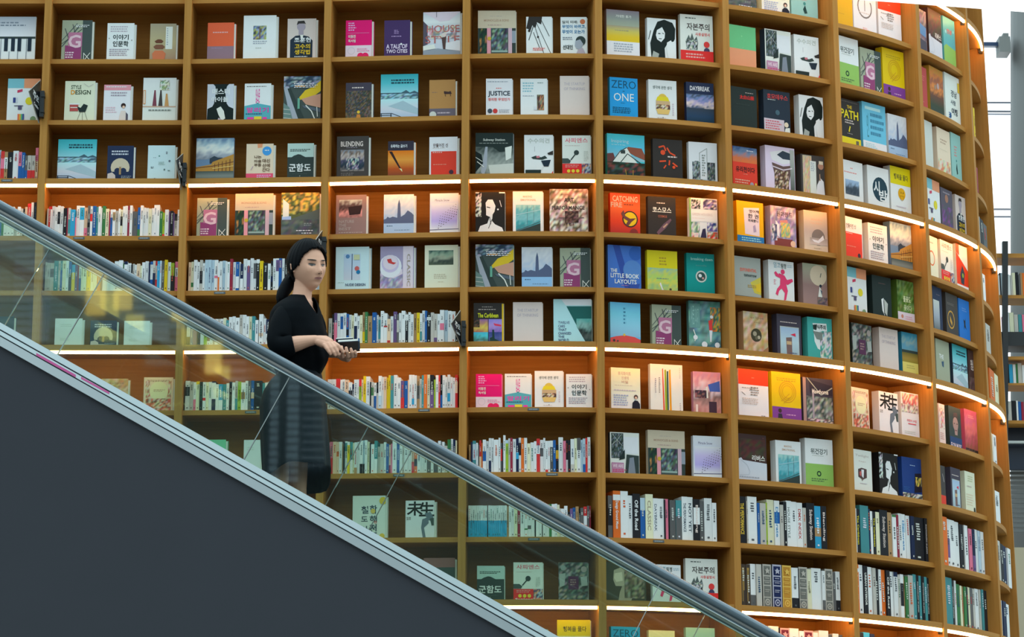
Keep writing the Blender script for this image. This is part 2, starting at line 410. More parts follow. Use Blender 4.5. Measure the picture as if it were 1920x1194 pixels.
def draw(mb, spec, P, w, h, lay=.00035, m=0):
    """spec: ';'-separated marks in percent of the face; P(u, v, d) -> point, u right, v up (metres), d out of the face"""
    d = 0; P_ = P
    P = lambda u, v, dd: P_(min(w, max(0, u)), min(h, max(0, v)), dd)
    X = lambda x: float(x)/100*w; Y = lambda y: (1-float(y)/100)*h
    for e in spec.split(';'):
        e = e.strip()
        if not e: continue
        a = e.split(); k = a[0]; d += lay
        if k in 'RB':
            if k == 'B': a = ['B', 0, 0, 100, 100, a[1]]
            c = albedo(a[5]); x0, y0, x1, y1 = X(a[1]), Y(a[2]), X(a[3]), Y(a[4])
            mb.poly([P(x0, y1, d), P(x1, y1, d), P(x1, y0, d), P(x0, y0, d)], c, m)
        elif k == 'G':
            cs = [albedo(q) for q in a[5:]]; n = len(cs)-1; x0, x1 = X(a[1]), X(a[3])
            for i in range(n):
                ya = Y(float(a[2])+(float(a[4])-float(a[2]))*i/n); yb = Y(float(a[2])+(float(a[4])-float(a[2]))*(i+1)/n)
                mb.poly([P(x0, yb, d), P(x1, yb, d), P(x1, ya, d), P(x0, ya, d)], (cs[i+1], cs[i+1], cs[i], cs[i]), m)
        elif k in 'NM':                                # soft picture: N jumbled, M banded from top to bottom
            x0, y0, x1, y1 = map(float, a[1:5]); nx, ny = int(int(a[5])*1.5), int(int(a[6])*1.5); rd = random.Random(int(a[7])); cs = [albedo(q) for q in a[8:]]
            g = [[(tuple(min(.86, v*rd.uniform(.75, 1.2)) for v in rd.choice(cs)) if k == 'N' else pal(cs, j/ny+rd.uniform(-.13, .13))) for i in range(nx+1)] for j in range(ny+1)]
            for j in range(ny):
                for i in range(nx):
                    xa, xb = X(x0+(x1-x0)*i/nx), X(x0+(x1-x0)*(i+1)/nx); ya, yb = Y(y0+(y1-y0)*j/ny), Y(y0+(y1-y0)*(j+1)/ny)
                    mb.poly([P(xa, yb, d), P(xb, yb, d), P(xb, ya, d), P(xa, ya, d)], (g[j+1][i], g[j+1][i+1], g[j][i+1], g[j][i]), m)
        elif k in ('T', 'TB', 'V', 'VB'):             # T upright lettering, V reading down the spine
            s = ' '.join(a[6:]); vs, fs = text_polys(s, k.endswith('B')); c = albedo(a[5]); x0, y0, x1, y1 = X(a[1]), Y(a[4]), X(a[3]), Y(a[2])
            if k[0] == 'T': pts = [P(x0+(x1-x0)*u, y0+(y1-y0)*v, d) for u, v in vs]
            else: pts = [P(x0+(x1-x0)*v, y1-(y1-y0)*u, d) for u, v in vs]
            b = len(mb.v); mb.v += [tuple(q) for q in pts]
            for f in fs: mb.f.append(tuple(b+i for i in f)); mb.c.append(c); mb.m.append(m)
        elif k == 'L':                                 # rows of small unreadable print
            x0, y0, x1, y1 = map(float, a[1:5]); n = int(a[5]); c = albedo(a[6]); rd = random.Random(int(x0*7+y0*13+n))
            for i in range(n):
                ya = y0+(y1-y0)*i/n; yb = ya+(y1-y0)/n*.5; x = x0; xe = x1-rd.random()*(x1-x0)*.25
                while x < xe:
                    xn = min(xe, x+rd.uniform(3, 9)); mb.poly([P(X(x), Y(yb), d), P(X(xn), Y(yb), d), P(X(xn), Y(ya), d), P(X(x), Y(ya), d)], c, m); x = xn+2
        elif k in 'CO':                                # C disc, O ring
            cx, cy, r = X(a[1]), Y(a[2]), float(a[3])/100*w; c = albedo(a[4]); n = 18
            if k == 'C': mb.poly([P(cx+r*math.cos(i*2*math.pi/n), cy+r*math.sin(i*2*math.pi/n), d) for i in range(n)], c, m)
            else:
                r2 = r*(1-float(a[5])/100 if len(a) > 5 else .8)
                for i in range(n):
                    q = [(rr*math.cos(t*2*math.pi/n), rr*math.sin(t*2*math.pi/n)) for rr, t in ((r, i), (r, i+1), (r2, i+1), (r2, i))]
                    mb.poly([P(cx+x, cy+y, d) for x, y in q], c, m)
        elif k == 'P':
            c = albedo(a[1]); q = [t.split(',') for t in a[2:]]; mb.poly([P(X(x), Y(y), d) for x, y in q][::-1], c, m)
        elif k == 'S':                                 # stroke along points
            c = albedo(a[1]); ww = float(a[2])/100*w/2; q = [(X(t.split(',')[0]), Y(t.split(',')[1])) for t in a[3:]]
            for (xa, ya), (xb, yb) in zip(q, q[1:]):
                L = math.hypot(xb-xa, yb-ya) or 1; nx, ny = -(yb-ya)/L*ww, (xb-xa)/L*ww
                mb.poly([P(xa+nx, ya+ny, d), P(xa-nx, ya-ny, d), P(xb-nx, yb-ny, d), P(xb+nx, yb+ny, d)], c, m)

# name: (what it looks like, marks)
BIG = 'M 0 0 100 100 8 10 5 cde bcd 9bd 8ac;P 568 0,62 8,60 12,55 20,58 30,55 45,58 47,24 51,12 55,24 57,56 70,50 80,40 92,46 100,52 100,72 0,72;'
DES = {
'piano': ('large cover showing piano keys', 'B cdd;G 0 0 100 45 9ab dde;L 0 12 82 24 2 789;R 0 45 100 100 dee;R 0 45 100 50 344;R 10 48 17 78 234;R 22 48 29 78 234;R 42 48 49 78 234;R 55 48 62 78 234;R 67 48 74 78 234;R 86 48 93 78 234;S 678 1 4,78 4,100;S 678 1 20,78 20,100;S 678 1 36,50 36,100;S 678 1 52,78 52,100;S 678 1 68,78 68,100;S 678 1 84,50 84,100'),
'G': ('grey cover with a purple block and large white G', 'B 9a9;P 455 68,0 100,0 100,100 68,100;S 566 5 0,65 60,12;S 566 3 0,50 50,8;S 344 2 0,58 66,22;S 445 2 10,20 30,60;S 445 2 35,10 50,45;R 12 62 66 97 847;R 22 30 68 64 a79;TB 22 36 64 68 cbc G;L 14 78 44 95 3 ecd;R 74 80 76 100 cdd;S cdd 2 76,82 96,98;S cdd 2 96,80 76,99;L 45 12 94 19 2 dee'),
'inmun': ('white cover with black Korean lettering and small sketches', 'B dee;L 12 8 90 26 3 aab;TB 22 30 80 44 233 이야기;TB 22 47 80 62 233 인문학;L 10 68 90 88 4 99a;C 8 40 2 888;C 92 45 2 888'),
'pagoda': ('olive cover with an orange pagoda', 'G 0 0 100 100 998 aa8 987;R 60 8 86 68 cdd;L 64 12 70 60 8 9ab;P 643 18,47 30,42 42,42 52,47 46,52 24,52;P 754 14,62 24,56 48,56 58,62 50,68 22,68;P b75 10,80 20,72 50,72 62,80 56,100 14,100'),
'swatch': ('white cover with turquoise and coral top blocks', 'B dee;R 0 0 50 22 7bc;R 50 0 100 22 d97;P b46 30,27 46,24 46,30 30,33;C 68 52 12 cc3;R 18 44 26 56 348;R 28 44 32 56 bcd;R 22 62 50 64 667;R 34 62 46 72 557;R 34 82 39 96 d75;R 39 82 44 96 ca4;R 44 82 49 96 5a8;R 49 82 54 96 459;C 82 94 9 797'),
'styled': ('white cover with a desk scene and coloured lettering', 'B cdc;TB 20 10 54 20 454 STYLE;TB 20 22 86 33 454 DESIGN;TB 20 22 34 33 d93 D;R 15 55 50 58 eee;R 18 58 46 74 a55;R 20 64 44 66 ddd;P 233 42,62 54,66 64,56 78,60 70,76 50,76;S 444 1 54,76 44,96;S 444 1 60,76 62,98;S 444 1 68,76 78,96;S 99a 1 62,6 78,14 94,8'),
'pinkwoman': ('white cover with pink top band and a woman in white', 'B dde;R 0 0 100 15 d9a;L 8 4 90 10 1 fde;L 26 20 92 34 2 99a;L 8 60 50 78 3 cbc;C 74 56 9 322;P ccc 60,84 66,70 82,70 90,84 92,100 58,100;C 75 60 5 dba;P 556 84,74 92,80 92,100 84,100'),
'vases': ('white cover with three wooden cones and leaves', 'B cdd;G 0 0 100 64 dee cdd;R 0 64 100 67 ba9;P 745 34,28 38,28 42,64 29,64;P 444 52,28 56,28 60,64 47,64;P b96 69,36 74,36 79,64 66,64;N 50 5 80 28 5 5 3 cdd 686 9a8 cdd;L 18 72 90 78 1 788;R 1 28 8 60 c96;R 3 30 6 58 cdd'),
'mountain': ('turquoise cover of snowy mountains with railing', 'G 0 0 100 42 3ab 5bc 8cd;P 467 0,48 10,44 20,47 30,42 42,46 55,42 68,36 78,42 90,38 100,42 100,70 0,66;N 0 44 100 62 10 4 4 9cd 578 8bc 467;G 0 56 100 100 adf bcd 9bd;P 9bc 20,72 60,60 100,78 100,92;L 28 12 92 24 2 245;S 234 1.5 0,88 30,88 60,98;S 234 1.5 0,92 30,92;S 234 2 2,88 2,100;S 234 2 28,88 28,100'),
'tree': ('navy cover with a pale round tree', 'B 235;L 16 14 80 30 2 bcd;C 50 62 36 bba;P 235 10,74 90,74 92,90 8,90;C 40 72 12 235;C 62 72 12 235;R 46 60 54 82 986;L 55 86 95 98 3 89a;P bbb 3,80 20,76 32,84 34,100 2,100'),
'palegreen': ('pale mint cover with tiny scattered drawings', 'B bde;L 20 34 32 36 1 567;C 42 30 3 699;L 66 18 74 26 2 678;C 80 44 4 678;L 12 60 26 66 2 456;C 62 68 3 577;L 74 70 84 74 1 688;L 25 92 32 100 2 567;L 40 46 64 56 3 9bb'),
'coral': ('coral cover with mauve lower band', 'B d64;L 20 24 80 30 1 eaa;R 0 62 100 100 878;L 16 66 60 70 1 98a;C 58 99 3 ddd'),
'whitepic': ('tall white cover with a small landscape picture', 'B dee;N 30 23 70 54 5 5 7 8ac 9a8 ab4 344 569;R 48 28 52 52 765;L 30 57 72 66 2 9ab;L 38 72 60 75 1 abb'),
'suit': ('grey cover with a man in a dark suit', 'G 0 0 100 100 bbb ccc;P 234 10,100 10,52 28,42 50,40 74,44 88,54 88,100;C 48 20 15 99a;R 39 26 56 40 99a;P 333 32,16 36,6 58,5 64,14 60,12 40,12;P ddd 44,40 56,40 50,56;TB 24 46 82 58 dee 조훈현;TB 26 62 80 74 db3 고수의;TB 26 76 80 88 db3 생각법;L 26 92 80 96 1 eee'),
'master': ('white cover with a black-clothed figure and Korean lettering', 'B bcd;P 122 22,0 30,6 32,24 26,52 20,60 2,66 0,100 100,100 100,66 82,60 74,52 68,24 74,6 82,0;TB 18 12 84 28 dee 매스터;TB 16 34 80 48 dee 아이돌;P cdd 36,66 52,60 64,72 70,92 56,98 44,82;P aab 44,90 56,94 54,100 40,100'),
'malligi': ('white and sky blue cover with pink Korean lettering', 'B dee;L 8 7 90 11 1 555;TB 42 13 58 52 d6a 입소문;C 50 55 5 344;P 5ab 0,60 50,53 100,60 100,100 0,100;TB 10 64 34 78 d4a 말;TB 38 64 62 78 d4a 리;TB 68 64 92 78 d4a 기;L 6 80 72 84 1 247;R 38 88 66 100 dc4;R 12 90 36 100 d4a;R 70 90 86 100 d4a'),
'escal': ('cover photographing an escalator with yellow swirl', 'B 455;N 0 0 100 25 9 4 11 346 79a 456 abc 345;P cb3 42,48 58,32 80,24 100,10 100,34 84,44 60,50 44,54;P 9ab 0,26 14,24 46,92 36,100 20,100;P 344 10,28 18,26 56,94 40,96;P b98 48,52 80,44 100,40 100,72 60,64;P 567 50,66 100,74 100,82 56,72;S cdd 3 60,66 76,80 86,100;S cdd 2 90,70 92,92;P 688 0,60 16,70 26,100 0,100;S abb 2 0,74 18,76;S abb 2 0,84 20,86;S abb 2 0,94 22,96;R 38 50 44 74 6a9;L 28 16 92 28 3 dde;L 32 22 60 26 1 e93'),
'museum': ('cover photographing a yellow arcade under clouds', 'M 0 0 100 50 9 6 12 68a 9bc cdd 9ab 789;P 345 36,48 48,42 58,46 70,46 72,56 36,60;P a84 0,68 40,62 44,56 100,38 100,88 0,78;S 643 2 0,70 44,66 100,56;S 643 1.5 50,60 50,82;S 643 1.5 60,57 60,84;S 643 1.5 70,55 70,85;S 643 1.5 80,53 80,86;S 643 1.5 90,50 90,87;S cb7 2 44,72 100,66;G 0 78 100 100 455 788 566'),
'peach': ('peach cover with blue disc and Korean lettering', 'B dcb;P d97 40,0 60,0 58,10 42,12;C 76 20 17 49d;L 68 17 88 22 1 def;TB 30 32 56 41 543 나는;TB 30 44 56 52 543 마음;TB 30 54 56 63 543 부동;TB 60 42 88 52 654 대신;TB 60 55 88 65 654 산에;TB 60 67 88 77 654 간다;R 0 82 100 100 c57;L 40 86 95 96 2 ead;S 98a 2 18,72 26,62'),
'gunham': ('mint and black cover with white Korean lettering', 'B acc;R 0 38 100 100 344;P 344 16,38 24,34 40,30 50,31 60,35 68,38;L 10 16 92 24 2 455;TB 6 56 90 78 dee 군함도;C 48 90 2 899;L 20 84 80 86 1 566'),
'pink': ('hot pink cover with white lower band', 'B d17;L 10 6 40 30 4 ead;R 8 33 90 34 e8b;TB 10 38 38 47 edd 이동진;TB 10 50 38 58 edd 독서법;R 0 66 100 100 dcd;O 22 80 14 bbc 12;C 58 94 13 c26;C 76 94 13 c26;L 45 74 92 84 2 d9b'),
'purple': ('violet cover with white lettering', 'B 436;L 38 26 58 38 3 98b;L 28 42 74 46 1 a9c;TB 8 64 90 76 cce A TALE OF;TB 8 78 90 88 cce TWO CITIES;C 66 64 4 dde'),
'house': ('large cover of a white living room', 'G 0 0 100 45 bcd dee 9ab;P ccd 0,0 45,22 70,20 100,0;P 556 0,20 12,30 12,72 0,76;N 12 32 90 60 9 4 15 dee a98 cdd 789 cbb;T 10 30 98 46 a66 HOUSE;T 6 54 98 70 a66 STYLE;P dde 60,70 100,64 100,88 60,84;P cdd 0,76 30,72 34,82 0,86;C 56 52 6 ccc;P 544 50,58 62,56 60,84 54,84;P 89a 0,88 40,82 100,90 100,100 0,100;S 556 1 36,0 36,12'),
'brownfig': ('dark cover with a tiny golden figure', 'B 445;L 24 12 76 18 1 ccc;N 0 22 100 100 14 14 16 443 666 345 765 554;C 50 80 6 db4;P b84 44,86 56,86 60,100 40,100'),
'khaki': ('khaki cover with grey lower band and a small horse', 'B a85;L 10 32 36 36 1 876;P 433 56,30 74,32 82,30 86,38 76,38 60,38 56,36;S 433 2 60,36 62,44;S 433 2 80,36 82,44;R 0 76 100 100 667;L 32 86 84 92 1 bbc;C 14 92 13 bcc'),
'blending': ('dark grey cover titled BLENDING', 'B 444;TB 12 12 82 24 ccc BLENDING;M 12 32 86 82 10 7 17 89a 654 bbb 557 345 234 888;N 30 52 70 78 8 4 18 246 99a 345 bcc;L 30 26 76 29 1 889;L 14 86 60 94 2 777;L 56 96 90 99 1 aaa'),
'pen': ('orange cover of a fountain pen under a black band', 'B c72;R 0 0 100 26 334;TB 10 9 74 18 cde 유혹하는 글쓰기;G 0 26 100 100 c71 e94 a52 643;P 322 4,28 16,28 56,82 44,74;P fda 44,74 56,84 54,76;L 40 96 60 98 1 a75'),
'redwhite': ('white cover with red lower part', 'B dde;TB 14 16 66 26 544 만들어진 신;L 12 27 60 30 1 bbb;R 6 36 96 98 c43;L 12 38 50 41 1 ecc;L 14 68 70 71 1 d98;C 78 88 8 434'),
'store': ('beige cover of an old shop front', 'B bba;L 32 12 68 14 1 aaa;TB 16 19 82 24 a98 MONOCLES & SONS;L 26 31 70 34 1 a99;R 0 39 100 100 344;N 4 40 24 100 4 6 19 243 354 a85 233;R 24 39 34 100 c9a;R 34 39 80 100 455;N 36 40 78 88 6 6 20 334 578 465 8a9 556;R 36 88 78 92 8aa;R 80 39 90 100 bab;R 90 45 100 72 89a;C 30 62 5 ba4'),
'bwtree': ('white cover with black branches and ink blot', 'B dee;P 333 10,0 62,0 58,20 42,14 36,30 24,22 18,34 0,30;S 333 3 30,20 10,60;S 333 2 40,16 98,98;S 333 2 36,30 70,98;S 333 2 28,40 52,80;S 333 2 60,10 90,50;C 46 52 4 333;C 12 36 5 333;L 26 80 74 88 2 c66'),
'futures': ('white cover with blue Korean title and a man in profile', 'B dee;TB 6 9 66 17 233 일의 미래:;C 84 12 10 b75;TB 6 20 96 30 27a 무엇이 바뀌고,;TB 6 33 92 43 27a 무엇이 오는가;L 8 52 50 61 2 789;TB 8 72 46 84 233 선대인;C 76 62 19 344;P 9ab 56,62 74,58 86,70 76,84 60,82 54,74;P aab 56,100 66,84 84,80 98,100'),
'greyyel': ('tall grey and yellow cover with white lower band', 'G 0 0 100 34 889 899 9a9;G 0 33 100 66 998 bb6 cb3 cb2;R 0 66 100 100 dde;TB 28 10 76 16 cdd 거대한 휴가;L 25 42 76 45 1 998;L 22 70 86 90 4 9ab'),
'bwface': ('black and white portrait cover of a curly haired singer', 'B dee;P 122 14,100 10,60 22,30 36,8 60,2 88,8 98,22 96,46 92,52 70,58 60,70 62,98;P dee 34,28 52,20 62,34 60,46 48,56 34,50 30,40;S 122 3 38,36 46,36;S 122 2 52,34 58,36;S 122 2 40,48 50,48;P dee 68,56 82,50 92,64 96,84 80,100 70,88 66,70;P 9aa 20,78 40,84 34,100 12,100;S 122 2 12,30 4,52'),
'capital': ('white cover with calligraphy title and red lower band', 'B cdd;L 16 6 56 10 1 455;TB 20 17 90 32 555 자본주의;TB 46 36 90 43 c77 사용설명서;P 566 16,56 26,42 30,50 36,38 42,52 50,44 54,58 50,72 22,72;N 18 52 52 72 8 5 21 cdd 566 9aa 344;C 80 60 9 c44;C 80 73 9 446;R 0 74 100 100 c33;L 16 80 84 92 2 eaa'),
'justice': ('white cover titled JUSTICE', 'B dde;L 6 7 94 11 1 89a;L 38 24 62 28 1 c66;TB 8 32 92 48 234 JUSTICE;TB 8 50 92 58 c66 정의란 무엇인가;C 15 84 9 456;C 35 84 9 b44;L 50 80 94 90 3 9ab;C 48 98 3 445'),
'whitecup': ('white cover with a photo mug', 'B dee;L 8 10 50 38 4 8bc;L 64 10 88 14 1 688;L 8 44 50 48 1 9ab;R 62 42 88 82 765;N 62 42 88 82 4 5 22 887 644 b86 443;G 50 70 62 82 dee bcd;L 6 94 80 97 1 aab'),
'startup': ('pale grey cover with fine lettering', 'B ccc;T 14 16 86 23 aab THE STARTUP;T 14 28 86 35 aab OF THINKING;L 35 94 62 96 1 bbb'),
'subway': ('large black cover of an empty subway platform', 'B 233;TB 20 13 78 20 bcc Subway Station;L 10 23 88 26 1 899;M 0 32 100 100 11 9 23 344 788 9aa 566;P 9ab 26,32 32,32 30,78 22,98 14,90;P bcc 34,74 100,70 100,98 40,100;P 233 42,30 98,30 86,42 64,44;P cdd 78,34 96,30 94,58 80,64;P 122 0,42 16,50 20,70 0,90;S cdd 1.5 0,56 18,66;S cdd 2 4,66 22,78'),
'chess': ('white cover with tilted black and white blocks', 'B dee;TB 12 8 88 20 abb 수수의견;S 99a 1 36,28 36,40;P 344 24,54 40,50 58,54 72,50 80,56 62,60 30,58;P b78 40,52 52,50 54,55 44,56;P eff 34,84 46,60 66,76 58,86;P 234 58,62 92,60 84,76 68,76;P 233 4,84 58,84 56,100 4,100;P 333 80,44 100,38 100,48 84,48;P c44 88,100 100,86 100,100'),
'sapiens': ('white cover with hand holding a spoon and red band', 'B cdd;TB 10 6 90 18 c78 사피엔스;L 10 24 70 27 1 bbb;C 50 42 9 344;S 344 4 46,46 30,60;P 455 0,56 20,56 30,62 26,68 0,68;L 76 38 92 64 6 bcc;R 0 69 68 100 c33;R 68 69 100 100 766;N 68 69 100 100 4 4 24 347 c97 655 abc;L 10 72 64 80 2 e99;C 22 87 6 dc4;C 38 87 6 dc4;C 54 87 6 dc4;TB 6 93 66 100 edd Sapiens'),
'zero': ('bright blue cover titled ZERO ONE', 'B 29d;T 6 7 94 26 157 ZERO;L 46 32 54 35 1 157;T 14 38 86 57 cef ONE;L 40 61 58 63 1 157;L 10 72 84 88 4 157'),
'burger': ('white cover with a burger shaped glass jar', 'B dee;TB 15 14 84 22 566 생각에 관한 생각;C 50 44 16 cb5;P dc3 32,40 68,40 74,50 26,50;R 26 50 76 60 ba8;R 26 60 76 70 654;N 26 59 76 70 7 2 25 433 ccb 654 b97;P cb7 26,70 76,70 70,82 32,82;L 84 55 90 85 6 bbc;L 30 90 70 93 1 bbb;C 50 90 2 888'),
'daybreak': ('navy cover titled DAYBREAK', 'B 235;TB 14 9 86 20 dde DAYBREAK;M 0 28 100 78 9 8 26 456 68b 99c dcc 568 245 134;G 0 62 100 100 345 246 134'),
'roofs': ('cover of a half-timbered house with red roofs', 'G 0 0 100 60 4bc 5bd 8bc;T 12 12 58 22 acd Inspiring;L 12 24 52 27 1 9cd;P 854 48,36 56,28 92,30 100,44 100,56 74,48;P cdd 14,64 32,40 52,30 66,50 80,64;S 344 2 12,66 34,40 52,30;S 344 2 34,66 54,44 92,66;R 36 36 48 44 344;P 644 0,46 16,44 20,54 12,66 0,70;R 0 66 100 94 343;N 0 64 100 94 9 4 27 232 744 355 233;S ba3 1 48,80 50,92;S ba3 1 68,80 68,92;R 0 96 100 100 563'),
'redhangul': ('black cover with red brushstroke lettering', 'B 333;S d53 5 20,20 38,16 44,28;C 34 32 8 d53;S d53 5 48,20 58,32 76,38;L 50 40 84 46 1 ecc;S d53 5 22,54 44,52;S d53 4 44,62 36,70;S d53 5 54,62 56,50;S d53 5 66,56 82,64;C 70 66 5 d53;C 48 98 4 c54'),
'rocks': ('white cover with sketched rocks', 'B cde;P 566 12,52 22,46 34,46 40,60 40,88 12,92;N 12 48 40 90 6 7 28 345 899 455 9ab;N 64 48 92 90 6 7 29 345 899 566 344;S 899 1.5 38,96 38,26 64,14 64,90;L 46 30 58 84 9 899;N 10 90 92 100 8 2 30 899 566 abb'),
'salmon': ('plain cover, green above and salmon below', 'R 0 0 100 54 6b8;R 0 54 100 100 d97;C 48 24 2 8c9;L 38 50 60 52 1 8b9'),
'night': ('cover with fireworks over a harbour and pink block', 'B cdd;N 4 2 46 62 10 10 31 233 566 455 789 344;R 46 10 96 50 cde;S bcc 1 24,18 8,4;S bcc 1 24,18 40,4;S bcc 1 24,18 24,36;S bcc 1 24,18 6,30;S bcc 1 24,18 42,32;P 233 40,50 50,40 50,62 30,66;P 344 56,52 98,54 98,100 50,100;P 789 66,60 80,58 86,96 60,98;R 4 72 46 100 a8a;TB 8 76 44 84 ecd WE ARE;L 8 88 58 96 2 b47'),
'black1': ('black cover with small red lettering', 'B 233;L 56 11 94 14 1 aaa;TB 34 18 90 28 c33 太白山脈;L 20 40 90 44 1 344;C 52 98 3 ccd'),
'navyred': ('dark navy cover with red title and white band', 'B 234;TB 14 8 92 20 b44 호모데우스;L 16 21 50 24 1 bcc;C 52 50 8 467;R 0 66 76 100 bbc;L 6 70 70 92 4 b67;C 84 76 8 ccb;P cdd 74,100 80,84 96,82 98,100'),
'redsky': ('red cover with a dusk sky on top', 'B c43;M 0 0 100 38 8 5 32 358 68a b75 c74;L 58 7 88 11 1 dde;TB 12 48 90 62 322 유리천이다;L 42 66 60 68 1 e98;L 8 80 70 92 2 ea9;C 76 90 8 99a;C 92 88 4 cb4'),
'drum': ('large cover with an African drum', 'B cce;P dde 16,14 60,6 98,12 98,30 60,38 22,30;P 345 40,18 60,8 98,14 98,26 60,26;P 655 22,36 60,42 88,38 84,60 70,100 44,100 30,60;N 30 52 78 98 8 8 33 654 ccb 433 a98 543;G 84 4 98 100 abb 455;S ccd 3 22,44 60,50 90,44'),
'yoga': ('cream and white cover with a praying man in white', 'B 444;R 8 2 46 98 bba;N 10 4 44 98 6 10 34 bba ca8 cba bb9;R 38 14 64 98 cdd;L 42 18 58 40 5 9ab;C 84 24 12 a87;R 76 12 94 20 ccb;P dde 60,100 66,70 80,52 94,60 99,100;P 987 76,44 80,42 82,58 76,60'),
'greenwhite': ('white cover over a green lower half', 'B dee;TB 20 20 80 32 455 위건강기;L 26 34 80 37 1 abb;R 0 52 100 100 8b6;O 48 72 8 243 45;L 20 82 78 90 2 575'),
'yellow': ('plain yellow cover', 'B ca2;L 10 60 60 64 1 b93'),
'arc': ('white cover with a grey arc and anchor', 'B dde;O 50 34 32 777 14;R 10 0 90 20 dde;S 666 2 50,14 50,44;L 24 48 78 52 1 bbb;L 38 84 62 90 2 daa'),
'redtop': ('white cover with orange red top band', 'B dde;R 0 0 100 32 d42;L 44 16 58 20 1 e76;L 12 38 60 42 1 999;S 777 1.5 10,48 22,54;S 777 1.5 36,44 44,38;L 40 36 70 56 4 888;L 12 60 70 74 4 bbb;L 74 94 92 97 1 777'),
'two': ('yellow cover with golden loops and purple band', 'B cb1;L 18 12 84 20 2 a92;O 54 40 30 b92 8;O 54 40 24 b92 8;O 54 40 18 b92 8;S b92 2 32,60 60,44;S b92 2 40,64 68,48;R 0 72 100 100 749;C 26 80 6 433;P 334 18,100 20,86 32,86 36,100;L 48 86 84 90 1 b9c'),
'path': ('black cover titled THE PATH with yellow band', 'B 333;L 10 4 92 7 1 666;TB 38 12 62 19 cb3 THE;TB 6 22 92 40 dc2 PATH;L 26 43 74 53 2 bbb;S dc3 5 44,68 50,56;L 36 71 66 74 1 999;R 0 80 100 100 dc2;R 76 84 90 100 665'),
'bluebox': ('sky blue cover with white lower band', 'B 6bd;R 12 8 78 14 ade;T 18 22 26 70 489 인;L 34 20 92 70 4 48a;R 0 78 100 100 dde;L 10 82 60 92 3 9cd'),
'bigben': ('blue cover of a clock tower', BIG+'R 0 72 100 100 9bd;L 10 77 34 82 1 579;L 36 88 88 91 1 68a'),
'dots': ('pale cover with a wave of black dots', 'G 0 0 100 100 cde bce dee;G 5 25 95 90 cde bbe aae cde;T 18 14 68 20 779 Miracle Snow;S 447 2 0,90 100,88;'+';'.join(f'C {30+i*9+j*1.5} {86-i*4.5-j*6} {1.6-j*.1:.1f} 445' for i in range(8) for j in range(6) if 30+i*9+j*1.5 < 97)),
'nature': ('brown grey cover with camera picture', 'B 877;M 10 12 86 56 8 6 37 abb 655 433 c99 866;P 322 40,30 86,26 80,48 44,50;TB 10 62 60 69 999 NATURE;TB 10 71 34 78 999 THE;TB 10 80 50 87 999 BEST;L 10 92 90 95 1 aaa'),
'park': ('large cover of a path beneath autumn trees', 'N 0 0 100 50 10 7 38 564 ba5 675 cb6 453;P 566 0,80 20,62 100,38 100,100 0,100;R 2 54 26 64 9be;P cdd 4,14 20,26 20,54 4,56;N 0 62 100 100 9 4 39 566 677 556 455;L 40 86 90 90 1 dde;L 54 92 90 96 1 dde;L 60 70 80 78 2 899'),
'silhou': ('black and white portrait of a thinking man', 'B 222;N 0 0 20 60 3 9 40 222 eee 222 ddd;P dee 36,44 34,26 42,18 58,18 68,34 64,48 58,54 56,70 66,78 90,86 98,100 6,100 16,82 40,76 48,60 36,56;S 222 3 38,36 50,38;S 222 2 56,66 44,88;S 222 2 48,60 52,78;C 76 42 3 dee;S dee 2 82,20 88,36;R 80 0 100 3 dee'),
'glass': ('white cover with a teal glass building picture', 'B dee;TB 34 10 64 15 ba9 MAKING;TB 26 18 78 23 ba9 EMOTIONAL;M 10 32 92 96 8 9 41 9cc 5ab 7bc 39a 578;S 455 2 12,94 92,72;S 567 1 48,34 48,80;S 567 1 70,34 70,76;S 9cd 2 12,56 92,44;P 344 10,96 92,76 92,96'),
'perform': ('large grey cover lettered ART PERFORMANCE', 'N 0 0 100 100 11 11 42 877 bbb 554 ddd 988;TB 38 20 64 30 333 ART;TB 6 38 92 47 333 PERFORMANCE;TB 44 60 62 68 433 NOT;TB 40 74 66 82 433 YET;R 24 64 90 66 666;N 40 50 76 76 5 5 43 433 655 322 766'),
'bigb2': ('blue cover of a clock tower under blue light', BIG+'R 0 72 100 100 8be;L 10 77 34 82 1 579;L 36 88 88 91 1 68a'),
'carib': ('black cover titled The Caribbean above four pictures', 'B 333;L 28 9 64 12 1 aaa;L 16 15 76 19 1 aaa;TB 14 25 82 36 cd3 The Caribbean;R 94 2 100 100 db3;M 0 40 48 72 5 4 44 86a b96 dc6 a66;N 0 40 20 60 3 4 45 333 654 333;M 0 72 48 100 5 4 46 4bd 5cd 465 8cd;M 50 40 94 72 5 4 47 88d a9d 76b;P c46 66,50 92,54 92,58 70,56;M 50 72 94 100 5 4 48 348 56a 346;P 244 54,86 62,84 62,66 68,66 70,88 92,96 54,96'),
'twelve': ('large light blue cover with diagonal glass building', 'B ade;P 266 34,16 100,16 100,62 62,62;P cde 20,0 100,0 100,14 32,14;M 60 44 100 100 6 6 49 5aa 8bb 233 566 244;P ade 0,0 18,0 86,100 0,100;TB 12 50 42 56 568 TWELVE;TB 12 58 30 64 568 CARS;TB 12 66 34 72 568 THAT;TB 12 74 46 80 568 CHANGED;TB 12 82 28 87 568 THE;TB 12 89 40 96 568 WORLD'),
'catch': ('orange red cover with a golden bird ring', 'G 0 0 100 100 b42 d63 c42 933;TB 8 6 92 20 ba9 CATCHING;TB 2 22 40 34 ba9 FIRE;L 46 25 84 30 1 743;O 66 61 26 333 14;C 66 61 22 db2;P 644 36,48 44,40 50,54 66,60 86,58 70,68 60,78 50,76 58,66 44,60;C 78 94 14 733'),
